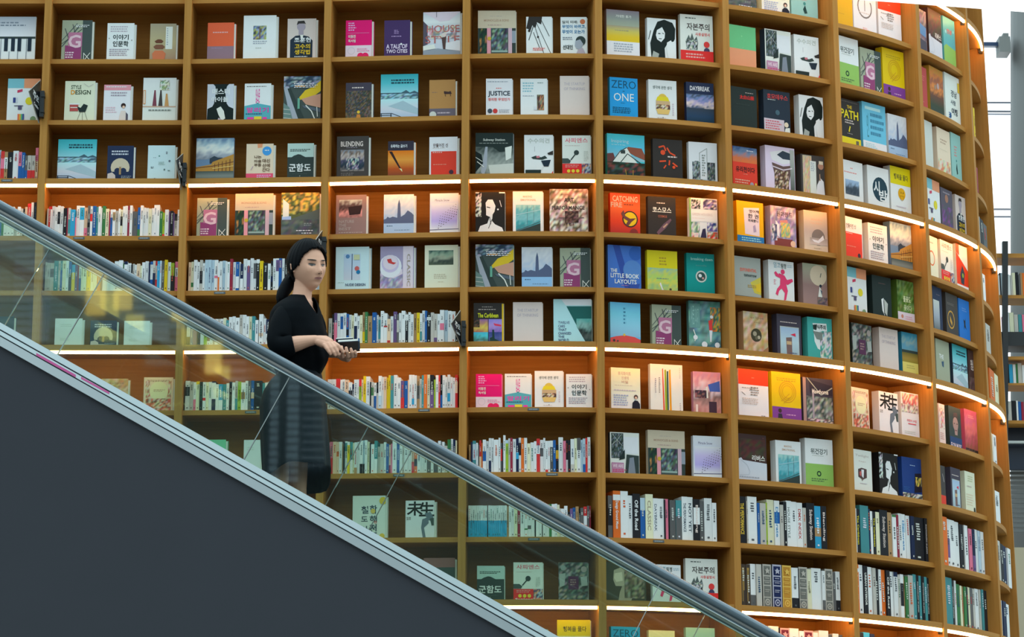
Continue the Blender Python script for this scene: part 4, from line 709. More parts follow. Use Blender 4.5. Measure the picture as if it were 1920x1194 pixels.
for key, L in cells.items():
    for i, (x, o, des, desc) in enumerate(L):
        lab = 'book with a'+('n' if desc[0] in 'aeio' else '')+' '+desc if not desc.startswith('cover') else 'book, '+desc
        if len(lab.split(' ')) <= 8:
            if i > 0: lab += ' right of the '+shortd(L[i-1][2])
            elif len(L) > 1: lab += ' left of the '+shortd(L[1][2])
        if len(_byd[des]) > 1:
            a = shortd(L[i-1][2]) if i > 0 else None; b = shortd(L[i+1][2]) if i+1 < len(L) else None
            base = SN.get(des, shortd(des))
            if a and b: lab = f'{base} book between the {a} and the {b}'
            elif b: lab = f'{base} book standing left of the {b}'
            elif a: lab = f'{base} book standing right of the {a}'
        o['_lab'] = lab; _used.setdefault(lab, []).append((key, o))
ROWW = {0: 'topmost row', 1: 'second row from top', 2: 'third row from top', 3: 'row above upper light strip', 4: 'row below upper light strip', 5: 'fifth row below top', 6: 'row above middle light strip', 7: 'row below middle light strip', 8: 'second row below middle strip', 9: 'third row below middle strip', 10: 'row above lowest light strip', 11: 'bottom row below lowest strip'}
for lab, q in _used.items():
    for key, o in q:
        l2 = lab
        if len(q) > 1: l2 = lab+', '+ROWW[key[1]]
        l2 = l2.replace('cover book ', 'cover ').replace('between the plain white cover and the plain white cover', 'between two plain white covers')
        ws = l2.split(' ')
        if len(ws) > 16: ws = ws[:16]
        o['label'] = ' '.join(ws); o['category'] = 'book'; del o['_lab']
        o['group'] = 'books displayed face out'
# ------------------------------------------------------------------ books shelved spine out
SPC = {'w': ('d8e6e8', 'white'), 'c': ('d9dcc4', 'cream'), 'k': ('23272e', 'black'), 'g': ('5d6468', 'dark grey'), 'q': ('b3bcba', 'pale grey'), 'd': ('1c2c50', 'navy'), 'b': ('2461a8', 'blue'),
       's': ('35a2d2', 'sky blue'), 'i': ('a9c9dc', 'ice blue'), 't': ('45909a', 'teal'), 'n': ('3c7d4e', 'green'), 'l': ('93b83a', 'lime'), 'y': ('dcc022', 'yellow'), 'o': ('dd7430', 'orange'),
       'r': ('c43a3c', 'red'), 'm': ('8c3048', 'maroon'), 'p': ('cf7a98', 'pink'), 'v': ('6a5a8c', 'violet'), 'a': ('a08a66', 'tan'), 'e': ('dcc0a8', 'beige'),
       'A': ('6c7472', 'ornate grey'), 'D': ('1c2a58', 'ornate navy'), 'Y': ('b08a38', 'ornate gold'), 'M': ('6a2a40', 'ornate maroon'), 'K': ('453f38', 'dark brown')}
# bay row x0 x1 ytop ; tokens: colour, width, /height%, /band colour + from-to%
ROWS = '''1 3 -12 71 276;w40/85 n40/88 t30/90/n60-99 i40/92/w70-99 r80/88/p25-60 a70/86/w20-60 k110/86 w120/90 p70/86/b50-99 b70/84 g60/75/b60-99 q80/75/r60-99 q80/75/r60-99 p60/99/e40-99
1 4 -12 68 378;w60/85 s40/80 b30/80 n40/80 w60/85 w60/85 w50/85 q50/80 w50/85 q40/80 k30/80 e40/85 r60/95 w40/98 k50/99
2 4 88 337 384;q20/88 r25/95 r20/95/w10-90 w40/96 w35/93 w35/97/k20-60 w40/96 k50/90 m15/90 q30/90/t40-90 s65/85 p10/60 w45/98 w60/97/s5-45 e45/92/p70-99 g35/97/k55-70 w30/95/r25-50 b45/97 t30/94 w35/95 w15/90 n45/97 c45/88 m20/80 w30/85/b30-99 w35/85/a10-40 q40/82 w25/88 c30/85/k25-60 w30/96 w35/97 m28/97 w35/98 g70/80 b35/92/n75-99 w38/98 w30/92 w40/90 c40/88 w30/90 w35/100 w40/100 n40/80 l30/75/r90-99 w50/85 v15/80 k45/82 v15/75 q40/72/k0-30 w25/85
2 5 85 335 487;q30/92 q40/90 q55/90/g20-50 t60/97 q30/97 t30/97/b30-99 c50/97 w40/97 d40/95/b0-40 s50/85/y30-99 v35/90 m20/88 b35/85/w0-50 c25/92 c50/90 y60/88 c45/88 c45/88 o50/85 d25/80 w60/90 w60/90 w50/88 w60/95 w60/98 n15/90 w50/95/d0-10 w50/90 k20/85 q30/88 w30/85 e50/88 c25/82 w45/92 w50/96 d20/92 b40/95/w10-60 q35/97/d40-99 r25/97/q15-60 s40/97 i25/97 g40/97 y45/100 w45/93 l50/90/k45-99 k8/85 p45/95/w20-50
3 5 354 601 483;e40/88 c40/90/n70-85 w50/95 w40/88 q45/95/k35-75 w35/85 i50/95 i50/95 i45/95 w55/95/p50-58 o25/85/w0-50 w45/90 i45/92 w25/90 w45/88 m45/97 w45/88 b50/88/w50-90 w20/88 d45/82/w55-99 w55/97 v50/93/w0-20 w50/99 w45/93/g10-60 k50/95/w0-12 y55/90 k70/85 w45/82 k35/90/d50-70 w45/97 w45/97/v5-40 b45/97/v5-30 w40/97 k50/95 e45/95 w40/92 k30/92 r45/100 v40/98 w40/90 g40/92 w50/95 c40/90 k40/92 w45/95 i40/90
3 6 351 600 588;k60/75/w0-60 b50/85 v60/80 k60/78 l60/80/w30-99 l55/80 w50/85/a30-80 w45/85 q40/85 w45/85 q40/85 w50/85 c50/88 t45/80 w60/90 w50/92 w70/88 q50/97 w60/97 w50/92 c50/92 t55/92 w55/80 k10/80 w70/98/e60-70 w50/85 d65/82/w55-99 w70/88 p65/85/d40-75 w115/98/g10-80 w50/95 k30/90 g50/90 w60/92 c50/95 w50/90 b40/88 w55/92 q50/90 w50/94 r40/90 w50/92
3 7 349 600 711;w90/97/k20-50 q75/94 w50/92/p60-99 c70/95/y0-10 k65/93 w60/92/r55-65 c55/92 w60/93 d80/95/w5-60 w60/85 s80/85/w60-99 t70/85 w55/88 k60/93 w60/90 q50/95/t60-99 l70/93 w80/90/a35-60 w55/95 g60/95 b60/96/e40-60 k160/95 t50/88 w50/90 q50/92 w60/90 b50/90 w80/90 c80/90 w80/92 g60/90 w90/90 n60/90 w80/92 w80/90 q60/90 w90/90 i80/90
4 6 617 864 582;q50/80 k30/92 v45/95/p30-99 w45/94 w40/94/b10-50 w45/95 b35/92/k50-70 w35/90 c40/88 w45/93/d40-99 w35/85/r85-99 c40/88 a35/97/y60-99 n40/97 a65/85 b60/95 w25/88 q35/82/t10-80 w45/99 w50/92/r40-45 e45/75/r85-99 w40/83 v50/97 g30/88/q20-60 w35/92 w55/99 k40/88/w0-20 w35/95 w45/88 a45/92 y45/92 w30/90/t60-90 w40/99 b30/98 k55/93/w15-25 q45/92 q45/88/v80-95 w40/88 w60/99/p40-60 i50/99 w50/97 w60/95 k40/85
4 7 615 862 703;w60/90 w60/90 r60/92 w20/88 w45/90 e55/88 w50/80/k30-50 d25/75 w45/88 w25/88 l35/90/r0-25 e25/88 y40/98 w55/97 k20/80 q35/80/n20-50 w35/78/b50-99 q30/80/k0-40 w45/98/i60-99 w30/95 e40/95 y25/92 y30/100 t45/98 w50/100 w50/92 v50/82/r60-99 b50/82 e15/85 w40/100 w35/100/s70-88 w35/98 a40/97/g30-70 q30/88 t30/98 o45/100 c40/100 k55/99/v45-99 l25/85 w40/98 r25/98 k30/98/b60-99 w40/98 w30/92 w40/99/s55-80 w35/92 w35/90 r35/98/e20-55
4 8 615 861 824;w40/93 p55/96/r50-99 e60/96 e40/95/o30-45 w50/95 a20/90 k25/95 w40/97/t5-30 y40/95/w0-10 t45/95/w55-99 c30/92 w45/93/a80-99 w45/95 w50/98/k70-99 i30/99/k70-99 w40/99 c35/95 k25/92 w55/87 t50/97/w55-99 q45/80 q55/88 w40/93 b45/88 e30/85/m70-99 p30/88 w70/100 b45/92 w45/92 q30/90 w60/90 w60/88 e40/85/r60-99 o50/85/k50-75 w60/85 w50/85 w50/85 g60/82/w0-45 w45/85 g70/80 w50/95 k10/95 w45/92 q50/80 n55/98/y30-40 w35/100 d40/98 c25/95
5 8 879 1121 816;a30/75 d25/82 t50/85/i10-60 w30/80 g20/75 r30/87/e50-99 o20/80 w50/88/b35-65 w40/85 w35/92/d65-99 w40/92 w70/88 w30/93 g25/80/r20-60 k15/80 w35/100 l40/87/i0-10 w30/92 m35/93 w50/90 d40/92/s40-60 w35/94/k15-50 o45/93 w45/93 c50/78 w50/81 w40/84 r50/91/w20-45 w50/88/g25-50 w30/93 w40/85/r90-99 w30/85 g45/86/w0-20 b40/87 k40/75/y20-50 w70/95 p40/85 w30/88/k0-60 k40/87 w55/90/q75-99 c40/92 w55/93/g0-35 i30/88 i40/91/b75-99 r30/93 w45/95
5 9 877 1121 943;w30/93/s47-99 w30/93/s47-99 w30/93/s47-99 w30/93/s47-99 w30/93/s47-99 w30/93/s47-99 w30/93/s47-99 w30/93/s47-99 w30/93/s47-99 k14/80 w30/93/s47-99 w30/93/s47-99 w30/93/s47-99 w30/93/s47-99 w30/93/s47-99 w30/93/s47-99 w30/93/s47-99 w30/93/s47-99 w30/93/s47-99 a30/90 w35/92 w40/90 c50/90 m40/85 w60/88 w45/88/n70-75 w50/88/g60-72 w50/88 k20/85 w40/90 w45/92 k12/90 w45/95 w50/96 n35/97 w45/97 w35/98 c35/95 q15/85 w50/84 w50/92 k35/75 v40/84 b40/87 a45/90 k25/84 g45/86 r50/90/w30-60 g30/92 m25/92
6 9 1133 1340 922;g35/88/k30-70 o57/98/w8-20 w58/98 w38/90 k57/94 b38/86/i0-30 c58/94 w40/86 w45/86 k10/84 w25/86/p0-99 k10/86 g45/84 t45/84/g40-99 w45/92 w45/92 k50/88/w20-60 g35/85 w60/91 w35/82
7 9 1386 1551 936;k65/99 q12/90 w80/100 b20/88 q50/88 l15/90 c60/97 w45/96/b25-50 q30/88 k28/95 w45/98 w48/97 w50/96 q30/86 k70/97 s55/92/a50-70 k50/93
7 10 1385 1583 1059;w22/96/g70-99 k20/94 K75/94 K75/94 w85/96/g72-99 q85/96 k12/96 A140/97 k18/98 D150/98 k10/97 Y150/98 w110/94/k72-99 k10/92 A140/97 c75/94 w160/97 w50/92/g72-99 A130/97 g50/91 w75/93/k70-99
7 11 1444 1583 1176;w160/98 k10/95 M150/95 w150/96 w70/91 M150/93 w80/90 w150/95 g70/88 w90/90 g60/88
8 9 1603 1757 956;k50/97/w5-40 w75/91 k75/90 t190/99 d50/94 w55/90 k65/90 c85/90 k180/96 a90/93 w90/89/n0-5 m60/90 w85/94 w90/94/i20-40 w90/92 d80/92 k250/92 k60/92
8 10 1605 1759 1066;k50/99 o55/98/w8-15 w85/98 k75/97 w85/96 q60/95 k65/95 w45/94 o80/94 k70/94 w75/93 w75/93/d0-10 q45/88 w60/90/k20-70 a20/86 n55/87 q90/90 t60/93 k50/92 t55/92 k50/91 t55/91 k50/90
8 11 1610 1740 1184;k50/90 s60/92 d40/90 e60/84 o100/86 o60/86 w100/90 y40/86 w60/86 k60/88
9 9 1768 1847 978;o60/99 w30/97/v40-80 w55/97 w45/96 k40/93 w35/93 k15/90 p35/89 d30/90/v60-99 w35/91 i25/90 w30/89
9 10 1769 1856 1088;t30/98 k25/97 t85/97 k25/94 w20/94 n40/88 c20/86 a25/86 n30/86 k20/86 c30/87 g40/87 q30/87 w45/88 q25/88 t25/89 k40/88
10 1 1815 1828 190;c40/90 w50/92 y20/90
10 2 1823 1835 305;p50/90 e20/90 m30/92
10 3 1836 1853 405;w50/92 w20/90 k30/88 g40/86
10 4 1843 1849 508;q50/90 w30/88
10 5 1851 1858 602;g50/90 q30/88
10 6 1856 1878 692;q30/90 w60/92 o50/95 c40/93
10 7 1861 1870 808;c60/92 w20/90
10 8 1864 1875 915;w60/90 w50/92
10 9 1868 1895 1012;t60/99 q30/95 k25/92 d30/92 w25/90
10 10 1870 1895 1118;w20/98 a20/95 o30/95 w30/92 d30/92 w40/90'''
TXT = {(6, 9, 1): ('A Design Ground Moon', 'eee'), (6, 9, 4): ('Off the Road', 'eee'), (6, 9, 6): ('CLASSIC', '998'), (6, 9, 7): ('DAYBREAK', '678'), (6, 9, 14): ('THE PERFORMANCE', '456'), (6, 9, 15): ('NOT YET', '345'), (6, 9, 16): ('Blending', 'ccc'),
       (7, 9, 7): ('Decorate', '48b'), (7, 9, 10): ('HOUSE STYLE', '788'), (7, 9, 12): ('DMX INDEX', 'a55'), (7, 9, 14): ('Subway Station', 'ccc'), (7, 9, 16): ('Blending', 'ccc'), (7, 9, 0): ('THE PERFORMANCE', 'cb4'),
       (8, 9, 2): ('The Caribbean', 'cc3'), (8, 9, 6): ('The Caribbean', 'cc3'), (8, 9, 8): ('Subway Station', 'bbb'), (8, 9, 13): ('Decorate', '48b'), (8, 9, 17): ('PHOTOGRAPHY IN JAPAN', 'ccc'),
       (8, 10, 0): ('PHOTOGRAPHY IN JAPAN', 'ddd'), (8, 10, 1): ('A Design Ground Moon', 'eca'), (8, 10, 3): ('URBAN INTERIOR', 'ddd'), (8, 10, 9): ('Off the Road', 'ddd'), (8, 10, 18): ('PHOTOGRAPHY IN JAPAN', 'bcc'), (8, 10, 20): ('PHOTOGRAPHY IN JAPAN', 'bcc'), (8, 10, 22): ('PHOTOGRAPHY IN JAPAN', 'bcc'),
       (9, 10, 1): ('PHOTOGRAPHY IN JAPAN', 'bcc'), (9, 10, 3): ('PHOTOGRAPHY IN JAPAN', 'bcc')}
SHELFNAME = {(1, 3): 'far left shelf above the light strip', (1, 4): 'far left shelf below the light strip', (2, 4): 'lit shelf directly above the handrail', (2, 5): 'shelf crossed by the handrail at left',
  (3, 5): "shelf behind the woman's shoulder", (3, 6): "shelf behind the woman's elbow", (3, 7): 'lit shelf behind the skirt', (4, 6): 'shelf above the small held book', (4, 7): "lit shelf right of the woman's waist", (4, 8): 'shelf behind glass right of the skirt',
  (5, 8): 'shelf below the burger jar cover', (5, 9): 'shelf with the white and blue series', (6, 9): 'shelf below the shop front cover', (7, 9): 'shelf below the white and green cover', (7, 10): 'shelf holding the ornate bindings', (7, 11): 'lowest lit shelf where the handrail ends',
  (8, 9): 'shelf below the cobalt hotel cover', (8, 10): 'shelf holding the orange spine, above lowest strip', (8, 11): 'lowest shelf at right', (9, 9): 'shelf beneath the tiny dark frame cover', (9, 10): 'lower shelf with teal and lime spines',
  (10, 1): 'second end shelf', (10, 2): 'third end shelf', (10, 3): 'end shelf above the upper strip', (10, 4): 'end shelf below the upper strip', (10, 5): 'fifth end shelf', (10, 6): 'end shelf above the middle strip', (10, 7): 'end shelf below the middle strip', (10, 8): 'end shelf with white spines only', (10, 9): 'end shelf with the teal spine', (10, 10): 'bottom end shelf'}
ORD = ['first', 'second', 'third', 'fourth', 'fifth', 'sixth', 'seventh', 'eighth', 'ninth', 'tenth', 'eleventh', 'twelfth', 'thirteenth', 'fourteenth', 'fifteenth', 'sixteenth', 'seventeenth', 'eighteenth', 'nineteenth', 'twentieth'] + ['twenty-'+q for q in 'first second third fourth fifth sixth seventh eighth ninth'.split()]+['thirtieth']
def ornate(mb, P, w, h, c):
    c2 = {'A': 'aab0ac', 'D': 'a8b2c8', 'Y': 'd8b860', 'M': 'c0a0a4'}[c]; base = SPC[c][0]
    sp = f'B {c2};'
    for y0, y1 in ((4, 25), (28, 37), (38.5, 47), (50, 74), (77, 97)): sp += f'R 12 {y0} 88 {y1} {base};'
    sp += f'C 50 87 30 {c2};C 50 87 20 {base};C 50 87 10 {c2};L 25 31 75 35 1 {c2};L 20 41 80 45 1 {c2};L 20 58 80 66 2 {c2};'
    sp += f'P {c2} 20,12 35,13 50,8 65,13 82,12 68,16 72,22 52,19 32,22 35,16'
    draw(mb, sp, P, w, h)
def spine_into(mb, T, tok, w, h, dep, seed, txt=None):
    """T maps local (x along shelf, y inward, z up) into place"""
    c = tok[0][0]; col = albedo(SPC[c][0]); rd = random.Random(seed)
    jit = rd.uniform(.88, 1.05); col = tuple(min(.86, q*jit) for q in col)
    box = [T(0, 0, 0), T(w, 0, 0), T(w, dep, 0), T(0, dep, 0), T(0, 0, h), T(w, 0, h), T(w, dep, h), T(0, dep, h)]
    mb.hexa(box, col, 0, skip=(1,))
    e = min(.0018, w*.15)                    # pages set just below the cover edges, paper showing on top
    mb.poly([T(0, 0, h), T(w, 0, h), T(w, .002, h), T(0, .002, h)], col)
    mb.poly([T(e, .002, h-.003), T(w-e, .002, h-.003), T(w-e, dep, h-.003), T(e, dep, h-.003)], (.74, .72, .66))
    P = lambda u, v, d: T(u, -d, v)
    if c in 'ADYM': ornate(mb, P, w, h, c); return
    sp = ''
    for q in tok[2:]:
        y0, y1 = q[1:].split('-'); sp += f'R 0 {y0} 100 {y1} {SPC[q[0]][0]};'
    if c == 'K': sp += 'R 30 10 44 88 a08c50;R 52 14 70 62 a08c50;R 28 8 72 14 a08c50;'
    if txt: sp += f'VB 26 14 74 80 {txt[1]} {txt[0]};'
    elif w*350 > 3.2:
        dk = {'w': '556068', 'c': '6a6a58', 'q': '666', 'i': '568', 'e': '655', 'y': '643', 'l': '353', 's': 'cde', 'p': '534', 't': 'bcd', 'a': '443'}.get(c, 'bcc')
        if rd.random() < .18: dk = rd.choice(['a44', '357', '376', 'b64'])
        y = rd.uniform(8, 30); n = rd.randint(3, 9); st = rd.uniform(3.5, 6)
        for j in range(n):
            if y > 80: break
            l = st*rd.uniform(.45, .75); sp += f'R {rd.randint(30, 38)} {y:.1f} {rd.randint(62, 72)} {y+l:.1f} {dk};'; y += st
        if rd.random() < .6: sp += f'R 36 {88} 64 {92} {dk};'
    if sp: draw(mb, sp, P, w, h, .0003)
cands = []
for ln in ROWS.split('\n'):
    hd, tk = ln.split(';'); k, r, x0, x1, yt = hd.split(' '); k, r, x0, x1, yt = int(k), int(r), float(x0), float(x1), float(yt)
    toks = [t.split('/') for t in tk.split(' ')]; tot = sum(float(t[0][1:]) for t in toks)
    nb = .055 if k < 8 else .05
    if k == 10: nb = .012
    a = cell_point(k, nb, x0, yt+30); b = cell_point(k, nb, x1, yt+30)
    if k == 10:
        L = (CWf(10, 1, 0, 0)-CWf(10, 0, 0, 0)).length; d = (CWf(10, 1, nb, 0)-CWf(10, 0, nb, 0)).normalized()
        a = CWf(10, .05, nb, 8); span = min(.70, tot*.0011*1.3); b = a+d*max(span, .12)
        t = cell_point(10, nb, x1, yt+30); b = Vector((t.x, t.y, 8)) if (t-a).dot(d) > .05 else a+d*.1
        if (b-a).length > .72: b = a+d*.72
        nn = inward(d)
    a.z = b.z = ZR[r]
    a, b = fit_cell(k, a, b, .14)
    top = cell_point(k, nb, (x0+x1)/2, yt)
    H = top.z-ZR[r]
    if not .15 < H < .33: print('ROWH', k, r, H); H = max(.18, min(.3, H))
    d = (b-a); d.z = 0; span = d.length; d.normalize(); nn = inward(d); x = 0; seen = {}
    for i, t in enumerate(toks):
        w = span*float(t[0][1:])/tot; h = H*float(t[1])/100 if len(t) > 1 else H*.9
        rd = random.Random(i*7+k*100+r); yo = rd.uniform(0, .012)
        p = a+d*x+nn*yo; x += w; c = t[0][0]; seen[c] = seen.get(c, 0)+1
        pc = to_px(Vector((p.x, p.y, ZR[r]+h/2))); wp = w*330
        hidden = (pc[1]-45*0 > 651+.56*pc[0]+25)
        behind = (3 == k and r >= 5 and 497 < pc[0] < 612)
        nm = SPC[c][1]+(' and '+SPC[t[2][0]][1] if len(t) > 2 and t[2][0] != c and int(t[2][1:].split('-')[1])-int(t[2][1:].split('-')[0]) > 22 else '')
        area = wp*min(h*330, max(0, 1194-(pc[1]-h*165)))*(0 if hidden or behind else 1)
        if hidden: continue
        cands.append((area, k, r, i, t, Vector((p.x, p.y, ZR[r]+.0008)), d.copy(), nn.copy(), w*.97, h, nm, pc[0]))
order = sorted(range(len(cands)), key=lambda j: -cands[j][0]); own = set(order[:296])
rest = MB(); cnt = {}
for j, (area, k, r, i, t, p, d, nn, w, h, nm, px) in enumerate(cands):
    cnt[k, r, nm] = cnt.get((k, r, nm), 0)+1
tot_nm = dict(cnt); cnt = {}
for j, (area, k, r, i, t, p, d, nn, w, h, nm, px) in enumerate(cands):
    txt = TXT.get((k, r, i)); key = (k, r, nm); cnt[key] = cnt.get(key, 0)+1
    if j in own:
        mb = MB(); spine_into(mb, lambda x, y, z: (x, y, z), t, w, h, .13, j, txt)
        o = mb.build('shelved_book', M_PRINT, None, loc=p, rz=math.atan2(d.y, d.x))
        o['category'] = 'book'; o['group'] = 'books shelved spine out'
        sh = SHELFNAME[k, r]; q = '' if tot_nm[key] == 1 else ORD[cnt[key]-1]+' '
        lab = f'{q}{nm} spine from the left, {sh}' if q else f'only {nm} spine on the {sh}'
        ws = lab.split(' ')
        if len(ws) > 16: lab = f'{q}{nm} spine, {sh}'
        o['label'] = lab
    else:
        spine_into(rest, lambda x, y, z, p=p, d=d, nn=nn: tuple(p+d*x+nn*y+Vector((0, 0, z))), t, w, h, .13, j, txt)
o = rest.build('shelved_books', M_PRINT); tag(o, 'remaining thin book spines packed on the same shelves', 'books', kind='stuff')
print('SPINES', len(cands), 'own', len(own))
# ------------------------------------------------------------------ woman riding down
YW = 17.96
def BP(px, py, dy=0.0): return at_y(px, py, YW+dy)
PXM = (BP(557, 600)-BP(556, 600)).length        # metres per photo pixel at her depth
FOOT = Vector((WS, YW, TREAD_Z+.007))
print('WOMAN foot px', to_px(FOOT), 'height', BP(575, 453).z-FOOT.z, 'PXM', PXM)
M_SKIN = mat('skin', (.72, .375, .255), .5, spec=.35, noise=.06, nscale=14)
M_BLOUSE = mat('black_blouse', (.0035, .0045, .006), .8, spec=.06, noise=.2, nscale=20)
M_SKIRT = mat('navy_skirt', (.006, .009, .014), .6, spec=.12, noise=.2, nscale=9)
M_HAIR = mat('black_hair', (.004, .004, .005), .55, spec=.05, noise=.3, nscale=60)
M_LIP = mat('lip', (.42, .17, .15), .45); M_EYE = mat('eye_dark', (.02, .014, .012), .3); M_EYEW = mat('eye_white', (.22, .17, .15), .4); M_SHOE = mat('black_leather', (.01, .01, .011), .35)
woman = empty('person', FOOT)
tag(woman, 'dark-haired woman in black blouse and midi skirt riding down holding a small book', 'person')
def wchild(mb, name, mats, smooth=True, parent=None):
    return child(mb, name, mats, parent or woman, smooth)
# --- head surface in its own frame: x to her left, y backwards (face looks along -y), z up
def g2(x, z, x0, z0, sx, sz): return math.exp(-((x-x0)/sx)**2-((z-z0)/sz)**2)
def head_pt(th, ph, grow=0.0):
    # th: polar from top, ph: azimuth, 0 = face
    ux, uy, uz = math.sin(th)*math.sin(ph), -math.sin(th)*math.cos(ph), math.cos(th)
    x, y, z = ux*(.0765), uy*(.0955), uz*(.113)
    f = max(0, -uy)                        # how much it faces forward
    if uz < 0:
        k = (-uz)**1.3
        x *= 1-.30*k; y = y*(1-.10*k) if uy < 0 else y*(1-.45*k)
        y -= .012*k
    if uz > 0: y += .006*uz
    if f > 0:
        y += .010*f*f*math.exp(-((z-.004)/.055)**2)*(1 if abs(x) < .05 else .6)   # flatter face
        w = f**.5
        y -= w*.020*g2(x, z, 0, -.028, .0125, .015)           # nose tip
        y -= w*.011*g2(x, z, 0, -.006, .0095, .026)           # bridge
        y -= w*.004*(g2(x, z, .013, -.034, .007, .007)+g2(x, z, -.013, -.034, .007, .007))
        y += w*.008*(g2(x, z, .031, .006, .017, .011)+g2(x, z, -.031, .006, .017, .011))  # sockets
        y -= w*.004*(g2(x, z, .030, .024, .022, .008)+g2(x, z, -.030, .024, .022, .008))  # brow
        y -= w*.006*(g2(x, z, .043, -.020, .020, .020)+g2(x, z, -.043, -.020, .020, .020))  # cheeks
        y -= w*.008*g2(x, z, 0, -.058, .020, .010)            # lips
        y += w*.003*g2(x, z, 0, -.0575, .022, .0025)
        y += w*.004*g2(x, z, 0, -.073, .02, .007)
        y -= w*.007*g2(x, z, 0, -.092, .020, .014)            # chin
    v = Vector((x, y, z))
    if grow: v += Vector((ux, uy, uz))*grow
    return v
HYAW = math.radians(37); HROLL = math.radians(-4); HPITCH = math.radians(4)
HC = BP(577.5, 500.5, -.01)
RH = Matrix.Rotation(HYAW, 3, 'Z') @ Matrix.Rotation(HROLL, 3, 'Y') @ Matrix.Rotation(HPITCH, 3, 'X')
HS = 1.04
def HP(v): return HC+RH @ (Vector(v)*HS)
def head_mesh(mb, nt=56, npz=72):
    b = len(mb.v)
    for i in range(1, nt):
        for j in range(npz): mb.v.append(tuple(HP(head_pt(math.pi*i/nt, 2*math.pi*j/npz))))
    t = len(mb.v); mb.v.append(tuple(HP(head_pt(0, 0)))); q = len(mb.v); mb.v.append(tuple(HP(head_pt(math.pi, 0))))
    def add(f): mb.f.append(f); mb.c.append((1, 1, 1)); mb.m.append(0)
    for i in range(nt-2):
        for j in range(npz):
            a, c = b+i*npz+j, b+i*npz+(j+1) % npz; add((a, a+npz, c+npz, c))
    for j in range(npz):
        add((t, b+j, b+(j+1) % npz)); add((q, b+(nt-2)*npz+(j+1) % npz, b+(nt-2)*npz+j))
bm_ = MB(); head_mesh(bm_)
def chain(mb, pts, n=16):
    P = [BP(p[0], p[1], p[2]) for p in pts]; R = [p[3]*PXM for p in pts]
    # rounded ends
    d0 = (P[0]-P[1]).normalized(); d1 = (P[-1]-P[-2]).normalized()
    P = [P[0]+d0*R[0]*.85, P[0]+d0*R[0]*.5]+P+[P[-1]+d1*R[-1]*.5, P[-1]+d1*R[-1]*.85]; R = [R[0]*.5, R[0]*.87]+R+[R[-1]*.87, R[-1]*.5]
    mb.tube(P, R, n)
chain(bm_, [(570, 525, .0, 18), (568, 540, .0, 17.5), (566, 556, .0, 19), (562, 570, 0, 26)])      # neck
def ering(mb, rows, n=28):
    """closed trunk from elliptical rows (cx, cy(px), dy, a, b)"""
    rings = []
    for cx, py, dy, a, b2 in rows:
        c = BP(cx, py, dy); rings.append(len(mb.v))
        for j in range(n):
            t = 2*math.pi*j/n; mb.v.append((c.x+math.cos(t)*a*PXM, c.y+math.sin(t)*b2*PXM, c.z))
    for p, q in zip(rings, rings[1:]):
        for j in range(n): mb.f.append((p+j, q+j, q+(j+1) % n, p+(j+1) % n)); mb.c.append((1, 1, 1)); mb.m.append(0)
    mb.f.append(tuple(rings[0]+j for j in range(n))); mb.c.append((1, 1, 1)); mb.m.append(0)
    mb.f.append(tuple(rings[-1]+j for j in range(n))[::-1]); mb.c.append((1, 1, 1)); mb.m.append(0)
ering(bm_, [(564, 560, 0, 18, 18), (561, 566, 0, 26, 27), (559, 576, 0, 28, 34), (558, 588, 0, 36, 46), (558, 600, 0, 42, 53), (559, 630, 0, 42, 52), (560, 665, 0, 36, 44), (558, 695, 0, 36, 44), (552, 730, 0, 44, 56), (550, 765, 0, 44, 56), (550, 790, 0, 36, 50)])
# arms
chain(bm_, [(543, 592, -.085, 14), (530, 615, -.14, 16), (523, 648, -.17, 14.5), (545, 647, -.18, 15.5), (560, 643, -.185, 14), (578, 639, -.19, 10.5), (592, 637, -.19, 8.8)])
chain(bm_, [(577, 592, .085, 14), (588, 618, .12, 16), (594, 656, .12, 14), (609, 660, .085, 10.5), (626, 662, .03, 8.5), (638, 664, .0, 7.5)])
# right hand: palm, four fingers over the near edge, thumb
def fing(pts, n=10): chain(bm_, pts, n)
chain(bm_, [(592, 637, -.19, 8.5), (601, 640, -.19, 9.8), (612, 643, -.185, 9.5)], 14)
chain(bm_, [(596, 636, -.18, 7.5), (610, 638, -.165, 9), (619, 641, -.170, 7)], 14)
chain(bm_, [(596, 641, -.20, 7), (606, 645, -.20, 7.5), (613, 648, -.20, 6)], 12)
fing([(608, 647, -.215, 4.0), (613, 654, -.222, 3.6), (617, 660, -.222, 3.2), (619.5, 664, -.218, 2.7)])
fing([(615, 645, -.205, 4.2), (621, 653, -.218, 3.8), (626, 661, -.220, 3.4), (628.5, 666, -.215, 2.9)])
fing([(620, 644, -.200, 4.3), (627, 651, -.216, 3.9), (633, 659, -.218, 3.5), (635, 664.5, -.214, 3.0)])
fing([(626, 643, -.192, 4.3), (634, 648, -.213, 3.9), (641, 655, -.214, 3.5), (643.5, 660.5, -.212, 3.0)])
fing([(604, 641, -.17, 4.6), (612, 647, -.14, 4.2), (618, 650, -.125, 3.6), (622, 651, -.12, 3.0)])
